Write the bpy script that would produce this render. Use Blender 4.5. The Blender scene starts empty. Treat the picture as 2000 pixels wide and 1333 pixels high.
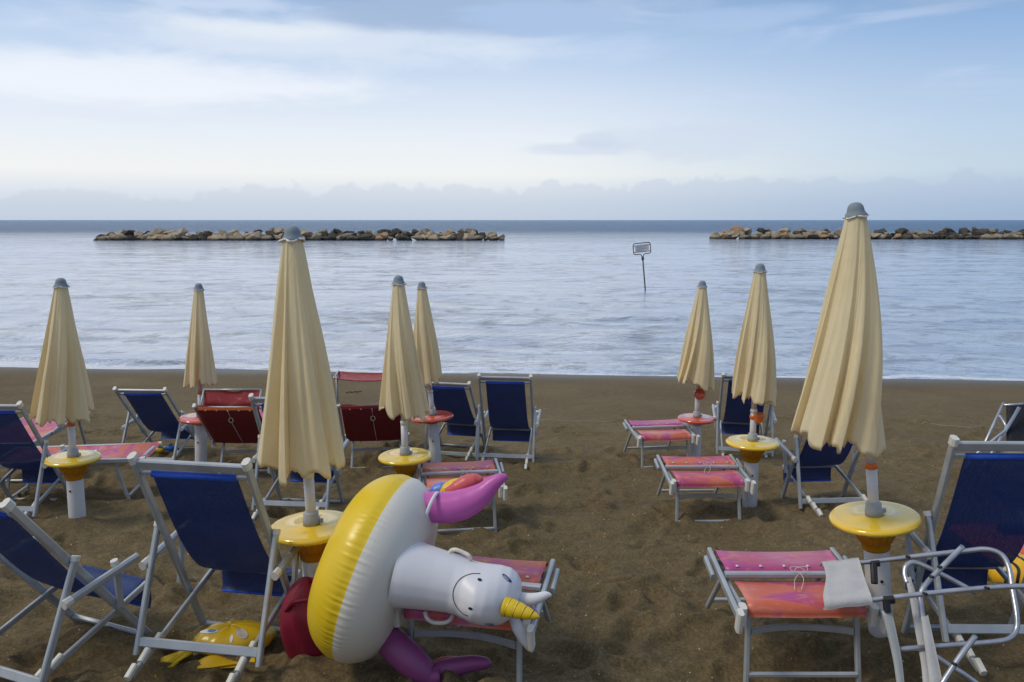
import bpy, math, random
import numpy as np
from mathutils import Vector, Matrix
from mathutils.bvhtree import BVHTree

R = math.radians
scene = bpy.context.scene
C = scene.collection

# ------------------------------------------------------------------ camera
H, F, TH = 3.35, 1556.0, math.atan(236.5 / 1556.0)
cT, sT = math.cos(TH), math.sin(TH)
cam_d = bpy.data.cameras.new("camera")
cam = bpy.data.objects.new("camera", cam_d)
C.objects.link(cam)
cam.location = (0, 0, H)
cam.rotation_euler = (math.pi / 2 - TH, 0, 0)
cam_d.sensor_width = 36.0
cam_d.lens = 36.0 * F / 2000.0
cam_d.clip_start = 0.05
cam_d.clip_end = 60000
scene.camera = cam
scene.view_settings.view_transform = 'Standard'
scene.view_settings.look = 'None'
scene.view_settings.exposure = 0.12
scene.view_settings.gamma = 1.0
scene.cycles.use_denoising = True
scene.cycles.sample_clamp_indirect = 4.0

SUN_EL, SUN_ROT = R(50), R(-106)

# ------------------------------------------------------------------ node helpers
def new_mat(name):
    m = bpy.data.materials.new(name)
    m.use_nodes = True
    nt = m.node_tree
    b = nt.nodes["Principled BSDF"]
    return m, nt, b

def nd(nt, t, **kw):
    n = nt.nodes.new(t)
    for k, v in kw.items():
        if k.startswith('i_'):
            key = k[2:]
            key = int(key) if key.isdigit() else key
            n.inputs[key].default_value = v
        else:
            setattr(n, k, v)
    return n

def ramp(nt, stops, interp='LINEAR'):
    n = nt.nodes.new('ShaderNodeValToRGB')
    cr = n.color_ramp
    cr.interpolation = interp
    while len(cr.elements) > 1:
        cr.elements.remove(cr.elements[-1])
    for i, (p, c) in enumerate(stops):
        e = cr.elements[0] if i == 0 else cr.elements.new(p)
        e.position = p
        e.color = (*c[:3], 1) if len(c) >= 3 else (c[0], c[0], c[0], 1)
    return n

def math_n(nt, op, a=None, b=None, clamp=False):
    n = nt.nodes.new('ShaderNodeMath')
    n.operation = op
    n.use_clamp = clamp
    for i, v in enumerate((a, b)):
        if v is None:
            continue
        if isinstance(v, (int, float)):
            n.inputs[i].default_value = v
        else:
            nt.links.new(v, n.inputs[i])
    return n.outputs[0]

def mix_c(nt, fac, a, b, mode='MIX'):
    n = nt.nodes.new('ShaderNodeMix')
    n.data_type = 'RGBA'
    n.blend_type = mode
    for sock, v in ((n.inputs[0], fac), (n.inputs[6], a), (n.inputs[7], b)):
        if isinstance(v, (int, float)):
            sock.default_value = v
        elif isinstance(v, tuple):
            sock.default_value = (*v[:3], 1)
        else:
            nt.links.new(v, sock)
    return n.outputs[2]

def smooth(nt, val, lo, hi, a=0.0, b=1.0):
    n = nt.nodes.new('ShaderNodeMapRange')
    n.interpolation_type = 'SMOOTHSTEP'
    nt.links.new(val, n.inputs[0])
    n.inputs[1].default_value, n.inputs[2].default_value = lo, hi
    n.inputs[3].default_value, n.inputs[4].default_value = a, b
    return n.outputs[0]

def lin(r, g, b):
    f = lambda v: (v / 255 / 12.92) if v / 255 <= 0.04045 else ((v / 255 + 0.055) / 1.055) ** 2.4
    return (f(r), f(g), f(b))

# ------------------------------------------------------------------ sky (world)
W = bpy.data.worlds.new("World")
scene.world = W
W.use_nodes = True
nt = W.node_tree
nt.nodes.clear()
out = nt.nodes.new('ShaderNodeOutputWorld')
bg = nt.nodes.new('ShaderNodeBackground')
bg.inputs[1].default_value = 0.1
nt.links.new(bg.outputs[0], out.inputs[0])
sky = nt.nodes.new('ShaderNodeTexSky')
sky.sky_type = 'NISHITA'
sky.sun_disc = False
sky.sun_elevation = SUN_EL
sky.sun_rotation = SUN_ROT
sky.air_density = 1.0
sky.dust_density = 2.0
tc = nt.nodes.new('ShaderNodeTexCoord')
sep = nt.nodes.new('ShaderNodeSeparateXYZ')
nt.links.new(tc.outputs['Generated'], sep.inputs[0])
X, Y, Z = sep.outputs
el = math_n(nt, 'MAXIMUM', Z, 0.0)
# azimuth-like coordinate in front: x over the horizontal length
hl = math_n(nt, 'SQRT', math_n(nt, 'ADD', math_n(nt, 'MULTIPLY', X, X), math_n(nt, 'MULTIPLY', Y, Y)))
ax = math_n(nt, 'DIVIDE', X, math_n(nt, 'MAXIMUM', hl, 0.001))
base = ramp(nt, [(0.0, lin(192, 205, 224)), (0.028, lin(210, 218, 230)), (0.055, lin(234, 236, 236)),
                 (0.10, lin(225, 231, 239)), (0.15, lin(206, 218, 235)), (0.20, lin(178, 200, 228)),
                 (0.25, lin(148, 176, 210)), (0.30, lin(172, 194, 222)), (0.42, lin(198, 206, 222)), (0.6, lin(196, 203, 216)), (1.0, lin(185, 194, 210))])
nt.links.new(el, base.inputs[0])
col = base.outputs[0]
# the right hand side of the sky is duller and bluer, the left is paler
right = smooth(nt, ax, -0.05, 0.62)
rz = smooth(nt, el, 0.0, 0.09)
col = mix_c(nt, math_n(nt, 'MULTIPLY', right, 0.85), col, mix_c(nt, 1.0, col, lin(188, 212, 234), 'MULTIPLY'))
# stretched noise used by every cloud layer
def sky_noise(sx, sz, scale, detail, off=(0, 0, 0), dist=0.0):
    cmb = nt.nodes.new('ShaderNodeCombineXYZ')
    nt.links.new(math_n(nt, 'MULTIPLY', ax, sx), cmb.inputs[0])
    nt.links.new(math_n(nt, 'MULTIPLY', el, sz), cmb.inputs[1])
    nt.links.new(math_n(nt, 'MULTIPLY', Y, 0.6), cmb.inputs[2])
    add = nt.nodes.new('ShaderNodeVectorMath')
    add.operation = 'ADD'
    nt.links.new(cmb.outputs[0], add.inputs[0])
    add.inputs[1].default_value = off
    n = nd(nt, 'ShaderNodeTexNoise', i_Scale=scale, i_Detail=detail, i_Roughness=0.55, i_Distortion=dist)
    nt.links.new(add.outputs[0], n.inputs['Vector'])
    return n.outputs['Fac']
# high soft streaks
n1 = sky_noise(3.0, 16.0, 1.6, 6, (3.1, 0.7, 0), 0.6)
col = mix_c(nt, math_n(nt, 'MULTIPLY', smooth(nt, n1, 0.48, 0.72), math_n(nt, 'MULTIPLY', smooth(nt, el, 0.07, 0.17), 0.35)), col, lin(206, 216, 238))
# blob masks for the clouds: (ax centre, el centre, radius ax, radius el, edge noise gain, colour, opacity)
nz = sky_noise(7.0, 26.0, 1.0, 9, (0.4, 2.0, 1.0), 0.5)
nzb = sky_noise(24.0, 70.0, 1.0, 7, (4.4, 1.0, 1.0), 0.3)
nzc = math_n(nt, 'ADD', math_n(nt, 'MULTIPLY', math_n(nt, 'SUBTRACT', nz, 0.5), 1.5), math_n(nt, 'MULTIPLY', math_n(nt, 'SUBTRACT', nzb, 0.5), 0.6))
def cloud(cx, cz, rx, rz_, gain, colr, op, soft=0.5):
    global col
    dx = math_n(nt, 'DIVIDE', math_n(nt, 'SUBTRACT', ax, cx), rx)
    dz = math_n(nt, 'DIVIDE', math_n(nt, 'SUBTRACT', el, cz), rz_)
    d = math_n(nt, 'SQRT', math_n(nt, 'ADD', math_n(nt, 'MULTIPLY', dx, dx), math_n(nt, 'MULTIPLY', dz, dz)))
    d = math_n(nt, 'ADD', d, math_n(nt, 'MULTIPLY', nzc, gain))
    f = smooth(nt, d, 1.0 - soft, 1.0 + soft * 0.3, 1.0, 0.0)
    front = smooth(nt, Y, 0.0, 0.2)
    f = math_n(nt, 'MULTIPLY', math_n(nt, 'MULTIPLY', f, op), front)
    col = mix_c(nt, f, col, colr)
cloud(-0.42, 0.150, 0.26, 0.030, 0.9, lin(240, 242, 247), 0.7, 0.7)      # pale veil, left
cloud(-0.20, 0.205, 0.30, 0.032, 0.9, lin(218, 226, 238), 0.75, 0.7)      # lit underside of the top bank
cloud(-0.05, 0.236, 0.24, 0.026, 0.9, lin(158, 179, 209), 0.95, 0.5)    # grey blue top bank
cloud(0.04, 0.232, 0.13, 0.020, 0.9, lin(166, 190, 224), 0.8, 0.4)
cloud(-0.27, 0.212, 0.10, 0.013, 0.9, lin(226, 232, 238), 0.7, 0.7)
cloud(-0.32, 0.236, 0.11, 0.012, 1.0, lin(196, 210, 233), 0.8, 0.5)
cloud(-0.50, 0.258, 0.36, 0.022, 0.9, lin(112, 140, 180), 0.95, 0.6)     # dark patch top left
cloud(0.24, 0.226, 0.12, 0.014, 1.1, lin(166, 190, 223), 0.75, 0.6)
cloud(0.52, 0.240, 0.13, 0.022, 1.0, lin(150, 175, 206), 0.8, 0.7)
cloud(0.22, 0.094, 0.13, 0.024, 1.2, lin(200, 210, 228), 0.55, 0.5)     # small lavender bank
cloud(0.08, 0.086, 0.09, 0.010, 1.2, lin(200, 210, 228), 0.6, 0.5)
cloud(0.10, 0.096, 0.03, 0.010, 0.9, lin(198, 208, 227), 0.6, 0.45)
# line of cumulus along the horizon
cmb_ = nt.nodes.new('ShaderNodeCombineXYZ')
wob = sky_noise(30.0, 30.0, 1.0, 5, (2.0, 5.0, 0.0))
nt.links.new(math_n(nt, 'ADD', math_n(nt, 'MULTIPLY', ax, 30.0), math_n(nt, 'MULTIPLY', wob, 1.2)), cmb_.inputs[0])
nt.links.new(math_n(nt, 'ADD', math_n(nt, 'MULTIPLY', el, 18.0), math_n(nt, 'MULTIPLY', wob, 0.9)), cmb_.inputs[1])
vo_ = nd(nt, 'ShaderNodeTexVoronoi', feature='SMOOTH_F1', i_Scale=1.0, i_Smoothness=0.35)
nt.links.new(cmb_.outputs[0], vo_.inputs['Vector'])
nh = math_n(nt, 'ADD', math_n(nt, 'MULTIPLY', math_n(nt, 'SUBTRACT', 1.0, vo_.outputs['Distance']), 0.34), math_n(nt, 'MULTIPLY', sky_noise(60.0, 60.0, 1.0, 5, (5.0, 1.0, 0.0)), 0.30))
nh2 = sky_noise(3.2, 0.0, 1.0, 3, (1.0, 7.0, 0.0))
top = math_n(nt, 'ADD', math_n(nt, 'ADD', 0.008, math_n(nt, 'MULTIPLY', nh, 0.072)),
             math_n(nt, 'ADD', math_n(nt, 'MULTIPLY', nh2, 0.022), math_n(nt, 'MULTIPLY', ax, 0.014)))
hc = smooth(nt, math_n(nt, 'SUBTRACT', top, el), -0.0015, 0.0055)
hcol = ramp(nt, [(0.0, lin(190, 203, 219)), (0.02, lin(196, 207, 222)), (0.035, lin(205, 213, 226)), (0.055, lin(214, 220, 229))])
nt.links.new(el, hcol.inputs[0])
hcm = mix_c(nt, math_n(nt, 'MULTIPLY', right, 0.8), hcol.outputs[0], mix_c(nt, 1.0, hcol.outputs[0], lin(198, 218, 238), 'MULTIPLY'))
col = mix_c(nt, math_n(nt, 'MULTIPLY', math_n(nt, 'MULTIPLY', hc, 0.92), smooth(nt, Y, 0.0, 0.3)), col, hcm)
# the unseen sky behind the camera is dimmed to darken faces turned towards it
back = smooth(nt, Y, -0.55, 0.25, 0.0, 1.0)
col = mix_c(nt, back, mix_c(nt, 1.0, col, (0.72, 0.73, 0.75), 'MULTIPLY'), col)
# scale to the physical sky level and let a little of the clear sky show through
sc = nt.nodes.new('ShaderNodeVectorMath')
sc.operation = 'SCALE'
nt.links.new(col, sc.inputs[0])
sc.inputs['Scale'].default_value = 10.7
col = mix_c(nt, 0.12, sc.outputs[0], sky.outputs[0])
nt.links.new(col, bg.inputs[0])

# ------------------------------------------------------------------ sun (veiled by cloud)
sd = bpy.data.lights.new("sun", 'SUN')
sd.energy = 1.4
sd.angle = R(14)
sd.color = (1.0, 0.90, 0.72)
sun = bpy.data.objects.new("sun", sd)
C.objects.link(sun)
dirv = Vector((math.sin(SUN_ROT) * math.cos(SUN_EL), math.cos(SUN_ROT) * math.cos(SUN_EL), math.sin(SUN_EL)))
sun.rotation_euler = dirv.to_track_quat('Z', 'Y').to_euler()

# ------------------------------------------------------------------ terrain and image pixel helpers
def zg(x, y):
    yy = np.clip(y, -4, 30)
    return H - (1.58 + .125 * yy - .0013 * yy * yy) - .0057 * x

def at(px, py, y):  # unprojects an image pixel position through the camera to a chosen distance
    """point at forward distance y seen at that place of a 2000 x 1333 pixel image"""
    u = (px - 1000) / F
    v = (py - 666.5) / F
    d = Vector((u, cT - v * sT, -(sT + v * cT)))
    t = y / d.y
    return Vector((d.x * t, y, H + d.z * t))

def ray(px, py):
    u = (px - 1000) / F
    v = (py - 666.5) / F
    return Vector((u, cT - v * sT, -(sT + v * cT))).normalized()

# ------------------------------------------------------------------ object helpers
def tag(o, label=None, cat=None, group=None, kind=None):
    if label: o['label'] = label
    if cat: o['category'] = cat
    if group: o['group'] = group
    if kind: o['kind'] = kind
    return o

def thing(name, loc, label, cat, group=None, rot=(0, 0, 0)):
    o = bpy.data.objects.new(name, None)
    o.empty_display_size = 0.1
    C.objects.link(o)
    o.location = loc
    o.rotation_euler = rot
    return tag(o, label, cat, group)

class MB:
    def __init__(self):
        self.v, self.f, self.mi, self.sm = [], [], [], []
    def add(self, verts, faces, mi=0, sm=True):
        o = len(self.v)
        self.v += [tuple(p) for p in verts]
        for f in faces:
            self.f.append(tuple(i + o for i in f))
            self.mi.append(mi)
            self.sm.append(sm)
        return self
    def bar(self, p, q, w, h, side=(1, 0, 0), mi=0, ch=0.22, cap=True):
        """chamfered rectangular bar: w along `side`, h across it"""
        p, q = Vector(p), Vector(q)
        d = (q - p).normalized()
        s = Vector(side)
        s = (s - d * s.dot(d)).normalized()
        n = d.cross(s)
        c = min(w, h) * ch
        a, b = w / 2, h / 2
        prof = [(a, b - c), (a - c, b), (-a + c, b), (-a, b - c), (-a, -b + c), (-a + c, -b), (a - c, -b), (a, -b + c)]
        vs = [p + s * x + n * y for x, y in prof] + [q + s * x + n * y for x, y in prof]
        fs = [(i, (i + 1) % 8, 8 + (i + 1) % 8, 8 + i) for i in range(8)]
        if cap:
            fs += [tuple(range(7, -1, -1)), tuple(range(8, 16))]
        return self.add(vs, fs, mi, False)
    def tube(self, path, r, n=10, mi=0, cap=True, closed=False):
        P = [Vector(p) for p in path]
        m = len(P)
        rs = r if isinstance(r, (list, tuple)) else [r] * m
        vs, fs = [], []
        up = None
        for i in range(m):
            a = P[(i - 1) % m] if (i > 0 or closed) else P[i]
            b = P[(i + 1) % m] if (i < m - 1 or closed) else P[i]
            t = (b - a).normalized()
            if up is None:
                up = Vector((0, 0, 1)) if abs(t.z) < 0.9 else Vector((1, 0, 0))
            up = (up - t * up.dot(t)).normalized()
            s = t.cross(up)
            for k in range(n):
                an = 2 * math.pi * k / n
                vs.append(P[i] + (up * math.cos(an) + s * math.sin(an)) * rs[i])
        rng = m if closed else m - 1
        for i in range(rng):
            j = (i + 1) % m
            for k in range(n):
                fs.append((i * n + k, i * n + (k + 1) % n, j * n + (k + 1) % n, j * n + k))
        if cap and not closed:
            fs.append(tuple(range(n - 1, -1, -1)))
            fs.append(tuple((m - 1) * n + k for k in range(n)))
        return self.add(vs, fs, mi, True)
    def lathe(self, prof, n=32, mi=0, center=(0, 0, 0), flute=None):
        cx, cy, cz = center
        vs, fs = [], []
        for j, (r, z) in enumerate(prof):
            for k in range(n):
                a = 2 * math.pi * k / n
                rr = r * (1 + (flute(a, z) if flute else 0))
                vs.append((cx + rr * math.cos(a), cy + rr * math.sin(a), cz + z))
        m = len(prof)
        for j in range(m - 1):
            for k in range(n):
                fs.append((j * n + k, j * n + (k + 1) % n, (j + 1) * n + (k + 1) % n, (j + 1) * n + k))
        if prof[0][0] > 1e-5: fs.append(tuple(range(n - 1, -1, -1)))
        if prof[-1][0] > 1e-5: fs.append(tuple((m - 1) * n + k for k in range(n)))
        return self.add(vs, fs, mi, True)
    def grid(self, rows, mi=0, closed=False, sm=True):
        m, n = len(rows), len(rows[0])
        vs = [p for r in rows for p in r]
        fs = []
        for i in range(m - 1):
            for k in range(n if closed else n - 1):
                fs.append((i * n + k, i * n + (k + 1) % n, (i + 1) * n + (k + 1) % n, (i + 1) * n + k))
        return self.add(vs, fs, mi, sm)
    def sheet(self, rows, th):
        """grid with thickness th (a closed slab of cloth)"""
        m, n = len(rows), len(rows[0])
        P = np.array([[tuple(p) for p in r] for r in rows], float)
        du = np.gradient(P, axis=0)
        dv = np.gradient(P, axis=1)
        N = np.cross(du, dv)
        N /= np.linalg.norm(N, axis=2, keepdims=True) + 1e-12
        A, B = P + N * th / 2, P - N * th / 2
        vs = [tuple(p) for p in A.reshape(-1, 3)] + [tuple(p) for p in B.reshape(-1, 3)]
        fs = []
        o = m * n
        for i in range(m - 1):
            for k in range(n - 1):
                fs.append((i * n + k, i * n + k + 1, (i + 1) * n + k + 1, (i + 1) * n + k))
                fs.append((o + i * n + k, o + (i + 1) * n + k, o + (i + 1) * n + k + 1, o + i * n + k + 1))
        for i in range(m - 1):
            for k in (0, n - 1):
                a, b = i * n + k, (i + 1) * n + k
                fs.append((a, b, o + b, o + a))
        for k in range(n - 1):
            for i in (0, m - 1):
                a, b = i * n + k, i * n + k + 1
                fs.append((a, o + a, o + b, b))
        return self.add(vs, fs, 0, True)
    def build(self, name, mats, parent=None, loc=None, recalc=False):
        me = bpy.data.meshes.new(name)
        me.from_pydata(self.v, [], self.f)
        for m in (mats if isinstance(mats, (list, tuple)) else [mats]):
            me.materials.append(m)
        me.polygons.foreach_set('material_index', self.mi)
        me.polygons.foreach_set('use_smooth', self.sm)
        me.update()
        o = bpy.data.objects.new(name, me)
        C.objects.link(o)
        if parent: o.parent = parent
        if loc: o.location = loc
        return o

def spline(pts, n=8):
    """Catmull-Rom through the points"""
    P = [Vector(p) for p in pts]
    P = [P[0] * 2 - P[1]] + P + [P[-1] * 2 - P[-2]]
    res = []
    for i in range(1, len(P) - 2):
        for k in range(n):
            t = k / n
            a, b, c, d = P[i - 1], P[i], P[i + 1], P[i + 2]
            res.append(0.5 * ((2 * b) + (c - a) * t + (2 * a - 5 * b + 4 * c - d) * t * t + (3 * b - a - 3 * c + d) * t ** 3))
    res.append(P[-2])
    return res

# ------------------------------------------------------------------ materials
def plain(name, colr, rough=0.5, var=0.12, scale=14, spec=0.5, metal=0.0, bump=0.0, bscale=60, dirt=None):
    m, nt, b = new_mat(name)
    tc = nt.nodes.new('ShaderNodeTexCoord')
    n = nd(nt, 'ShaderNodeTexNoise', i_Scale=scale, i_Detail=5.0, i_Roughness=0.6)
    nt.links.new(tc.outputs['Object'], n.inputs['Vector'])
    lo = tuple(c * (1 - var) for c in colr)
    hi = tuple(min(1, c * (1 + var)) for c in colr)
    r = ramp(nt, [(0.3, lo), (0.7, hi)])
    nt.links.new(n.outputs['Fac'], r.inputs[0])
    c = r.outputs[0]
    if dirt:
        n2 = nd(nt, 'ShaderNodeTexNoise', i_Scale=38.0, i_Detail=6.0, i_Roughness=0.7)
        nt.links.new(tc.outputs['Object'], n2.inputs['Vector'])
        c = mix_c(nt, smooth(nt, n2.outputs['Fac'], 0.60, 0.72, 0.0, 0.4), c, dirt)
    nt.links.new(c, b.inputs['Base Color'])
    b.inputs['Roughness'].default_value = rough
    b.inputs['Metallic'].default_value = metal
    b.inputs['Specular IOR Level'].default_value = spec
    rr = smooth(nt, n.outputs['Fac'], 0.3, 0.7, rough * 0.8, min(1, rough * 1.2))
    nt.links.new(rr, b.inputs['Roughness'])
    if bump:
        n3 = nd(nt, 'ShaderNodeTexNoise', i_Scale=bscale, i_Detail=4.0)
        nt.links.new(tc.outputs['Object'], n3.inputs['Vector'])
        bp = nd(nt, 'ShaderNodeBump', i_Strength=bump, i_Distance=0.01)
        nt.links.new(n3.outputs['Fac'], bp.inputs['Height'])
        nt.links.new(bp.outputs[0], b.inputs['Normal'])
    return m

def add_translucent(m, colr, fac, transp=0.0):
    nt = m.node_tree
    b = nt.nodes["Principled BSDF"]
    o = [n for n in nt.nodes if n.type == 'OUTPUT_MATERIAL'][0]
    t = nd(nt, 'ShaderNodeBsdfTranslucent')
    t.inputs[0].default_value = (*colr, 1)
    mx = nt.nodes.new('ShaderNodeMixShader')
    mx.inputs[0].default_value = fac
    nt.links.new(b.outputs[0], mx.inputs[1])
    nt.links.new(t.outputs[0], mx.inputs[2])
    last = mx.outputs[0]
    if transp:
        tr = nt.nodes.new('ShaderNodeBsdfTransparent')
        m2 = nt.nodes.new('ShaderNodeMixShader')
        if isinstance(transp, float):
            m2.inputs[0].default_value = transp
        else:
            nt.links.new(transp, m2.inputs[0])
        nt.links.new(last, m2.inputs[1])
        nt.links.new(tr.outputs[0], m2.inputs[2])
        last = m2.outputs[0]
    nt.links.new(last, o.inputs[0])
    return m

M = {}
M['alu'] = plain('painted_aluminium', (0.42, 0.45, 0.48), 0.36, 0.12, 9, metal=0.35, dirt=(0.26, 0.25, 0.22))
M['bare_alu'] = plain('bare_aluminium', (0.46, 0.48, 0.53), 0.34, 0.14, 11, metal=0.75, bump=0.05)
M['cap'] = plain('white_plastic', (0.66, 0.65, 0.60), 0.4, 0.06, 12)
M['post'] = plain('white_post_paint', (0.62, 0.63, 0.66), 0.38, 0.08, 5, dirt=(0.33, 0.31, 0.27))
M['pole'] = plain('pole_paint', (0.62, 0.62, 0.64), 0.4, 0.08, 6, dirt=(0.42, 0.40, 0.36))
M['grey_plastic'] = plain('grey_plastic', (0.34, 0.36, 0.37), 0.5, 0.1, 12)
M['yellow'] = plain('yellow_plastic', (0.78, 0.52, 0.015), 0.2, 0.10, 6, spec=0.6, dirt=(0.50, 0.36, 0.10))
for k_ in ('yellow',):
    b_ = M[k_].node_tree.nodes['Principled BSDF']
    b_.inputs['Coat Weight'].default_value = 0.7
    b_.inputs['Coat Roughness'].default_value = 0.07
    b_.inputs['Coat IOR'].default_value = 1.55
M['amber'] = plain('amber_plastic', (0.66, 0.29, 0.008), 0.3, 0.12, 10)
add_translucent(M['amber'], (0.85, 0.35, 0.01), 0.3)
M['red'] = plain('red_plastic', (0.58, 0.075, 0.022), 0.17, 0.08, 7, spec=0.6)
b_ = M['red'].node_tree.nodes['Principled BSDF']
b_.inputs['Coat Weight'].default_value = 0.7
b_.inputs['Coat Roughness'].default_value = 0.07
b_.inputs['Coat IOR'].default_value = 1.5
M['orange_strap'] = plain('orange_strap', (0.62, 0.14, 0.025), 0.5, 0.15, 20)
M['grey_cap'] = plain('grey_cap_cloth', (0.20, 0.245, 0.29), 0.8, 0.12, 30, bump=0.2)
M['trim'] = plain('white_trim', (0.70, 0.66, 0.60), 0.8, 0.08, 40)
M['black'] = plain('black_rubber', (0.012, 0.012, 0.014), 0.5, 0.2, 20)
M['black_cloth'] = plain('black_cloth', (0.012, 0.014, 0.022), 0.85, 0.3, 20, bump=0.3)
M['cord'] = plain('white_cord', (0.62, 0.58, 0.50), 0.8, 0.1, 60)
M['wood'] = plain('driftwood', (0.035, 0.026, 0.018), 0.8, 0.3, 30)

# cream umbrella cloth
m, nt, b = new_mat('cream_canvas')
tc = nt.nodes.new('ShaderNodeTexCoord')
n = nd(nt, 'ShaderNodeTexNoise', i_Scale=2.3, i_Detail=6.0, i_Roughness=0.65)
nt.links.new(tc.outputs['Object'], n.inputs['Vector'])
r = ramp(nt, [(0.3, (0.80, 0.70, 0.46)), (0.55, (0.88, 0.79, 0.54)), (0.75, (0.88, 0.81, 0.60))])
nt.links.new(n.outputs['Fac'], r.inputs[0])
nt.links.new(r.outputs[0], b.inputs['Base Color'])
b.inputs['Roughness'].default_value = 0.85
b.inputs['Sheen Weight'].default_value = 0.1
mp_ = nd(nt, 'ShaderNodeMapping')
mp_.inputs['Scale'].default_value = (1, 1, 0.16)
nt.links.new(tc.outputs['Object'], mp_.inputs[0])
n2 = nd(nt, 'ShaderNodeTexNoise', i_Scale=17.0, i_Detail=4.0, i_Distortion=0.6)
nt.links.new(mp_.outputs[0], n2.inputs['Vector'])
bp = nd(nt, 'ShaderNodeBump', i_Strength=0.55, i_Distance=0.02)
nt.links.new(n2.outputs['Fac'], bp.inputs['Height'])
nt.links.new(bp.outputs[0], b.inputs['Normal'])
add_translucent(m, (0.90, 0.74, 0.42), 0.34)
M['cream'] = m

# blue mesh sling cloth with an open weave
m, nt, b = new_mat('blue_mesh')
tc = nt.nodes.new('ShaderNodeTexCoord')
n = nd(nt, 'ShaderNodeTexNoise', i_Scale=5.0, i_Detail=6.0)
nt.links.new(tc.outputs['Object'], n.inputs['Vector'])
r = ramp(nt, [(0.3, (0.007, 0.028, 0.125)), (0.7, (0.012, 0.046, 0.20))])
nt.links.new(n.outputs['Fac'], r.inputs[0])
b.inputs['Roughness'].default_value = 0.6
n2 = nd(nt, 'ShaderNodeTexNoise', i_Scale=330.0, i_Detail=1.0)
nt.links.new(tc.outputs['Object'], n2.inputs['Vector'])
c2 = mix_c(nt, smooth(nt, n2.outputs['Fac'], 0.56, 0.66, 0.0, 0.5), r.outputs[0], (0.02, 0.05, 0.20))
nt.links.new(c2, b.inputs['Base Color'])
bp = nd(nt, 'ShaderNodeBump', i_Strength=0.3, i_Distance=0.002)
nt.links.new(n2.outputs['Fac'], bp.inputs['Height'])
nt.links.new(bp.outputs[0], b.inputs['Normal'])
hole = smooth(nt, n2.outputs['Fac'], 0.40, 0.48, 0.42, 0.06)
add_translucent(m, (0.01, 0.07, 0.42), 0.10, hole)
M['mesh'] = m
M['blue_hem'] = plain('blue_hem', (0.008, 0.075, 0.50), 0.55, 0.15, 40, bump=0.3, bscale=160)

# pink / orange batik lounger cloth
def batik(name, stops, scale, white=0.0):
    m, nt, b = new_mat(name)
    tc = nt.nodes.new('ShaderNodeTexCoord')
    mp = nd(nt, 'ShaderNodeMapping')
    nt.links.new(tc.outputs['Object'], mp.inputs[0])
    mp.inputs['Scale'].default_value = (1.0, 1.9, 1.0)
    oi = nt.nodes.new('ShaderNodeObjectInfo')
    addv = nt.nodes.new('ShaderNodeVectorMath')
    addv.operation = 'ADD'
    nt.links.new(mp.outputs[0], addv.inputs[0])
    cx = nt.nodes.new('ShaderNodeCombineXYZ')
    nt.links.new(math_n(nt, 'MULTIPLY', oi.outputs['Random'], 40.0), cx.inputs[0])
    nt.links.new(cx.outputs[0], addv.inputs[1])
    n = nd(nt, 'ShaderNodeTexNoise', i_Scale=scale, i_Detail=4.0, i_Roughness=0.5, i_Distortion=1.2)
    nt.links.new(addv.outputs[0], n.inputs['Vector'])
    r = ramp(nt, stops)
    nt.links.new(n.outputs['Fac'], r.inputs[0])
    c = r.outputs[0]
    n2 = nd(nt, 'ShaderNodeTexNoise', i_Scale=scale * 3.2, i_Detail=5.0, i_Distortion=2.2)
    nt.links.new(addv.outputs[0], n2.inputs['Vector'])
    c = mix_c(nt, smooth(nt, n2.outputs['Fac'], 0.54, 0.70, 0.0, 0.6), c, (0.70, 0.25, 0.15))
    if white:
        n3 = nd(nt, 'ShaderNodeTexNoise', i_Scale=scale * 0.8, i_Detail=3.0)
        nt.links.new(addv.outputs[0], n3.inputs['Vector'])
        c = mix_c(nt, smooth(nt, n3.outputs['Fac'], 0.5, 0.75, 0.0, white), c, (0.85, 0.55, 0.50))
    nt.links.new(c, b.inputs['Base Color'])
    b.inputs['Roughness'].default_value = 0.38
    add_translucent(m, (0.75, 0.08, 0.10), 0.12)
    return m
M['batik'] = batik('pink_batik', [(0.30, (0.62, 0.13, 0.06)), (0.45, (0.66, 0.16, 0.10)), (0.51, (0.56, 0.10, 0.18)), (0.58, (0.46, 0.07, 0.27)), (0.66, (0.60, 0.14, 0.14))], 3.0, 0.4)
M['magenta'] = batik('magenta_batik', [(0.30, (0.54, 0.11, 0.18)), (0.45, (0.48, 0.08, 0.27)), (0.62, (0.45, 0.075, 0.29)), (0.75, (0.62, 0.18, 0.16))], 2.4, 0.3)
M['crimson'] = batik('crimson_cloth', [(0.30, (0.30, 0.030, 0.024)), (0.6, (0.34, 0.030, 0.040)), (0.75, (0.36, 0.04, 0.03))], 2.0)
# unprinted reverse of the same cloth
M['reverse'] = plain('dark_red_reverse', (0.17, 0.012, 0.018), 0.75, 0.12, 7, bump=0.15, bscale=200)
add_translucent(M['reverse'], (0.5, 0.05, 0.04), 0.10)

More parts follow.
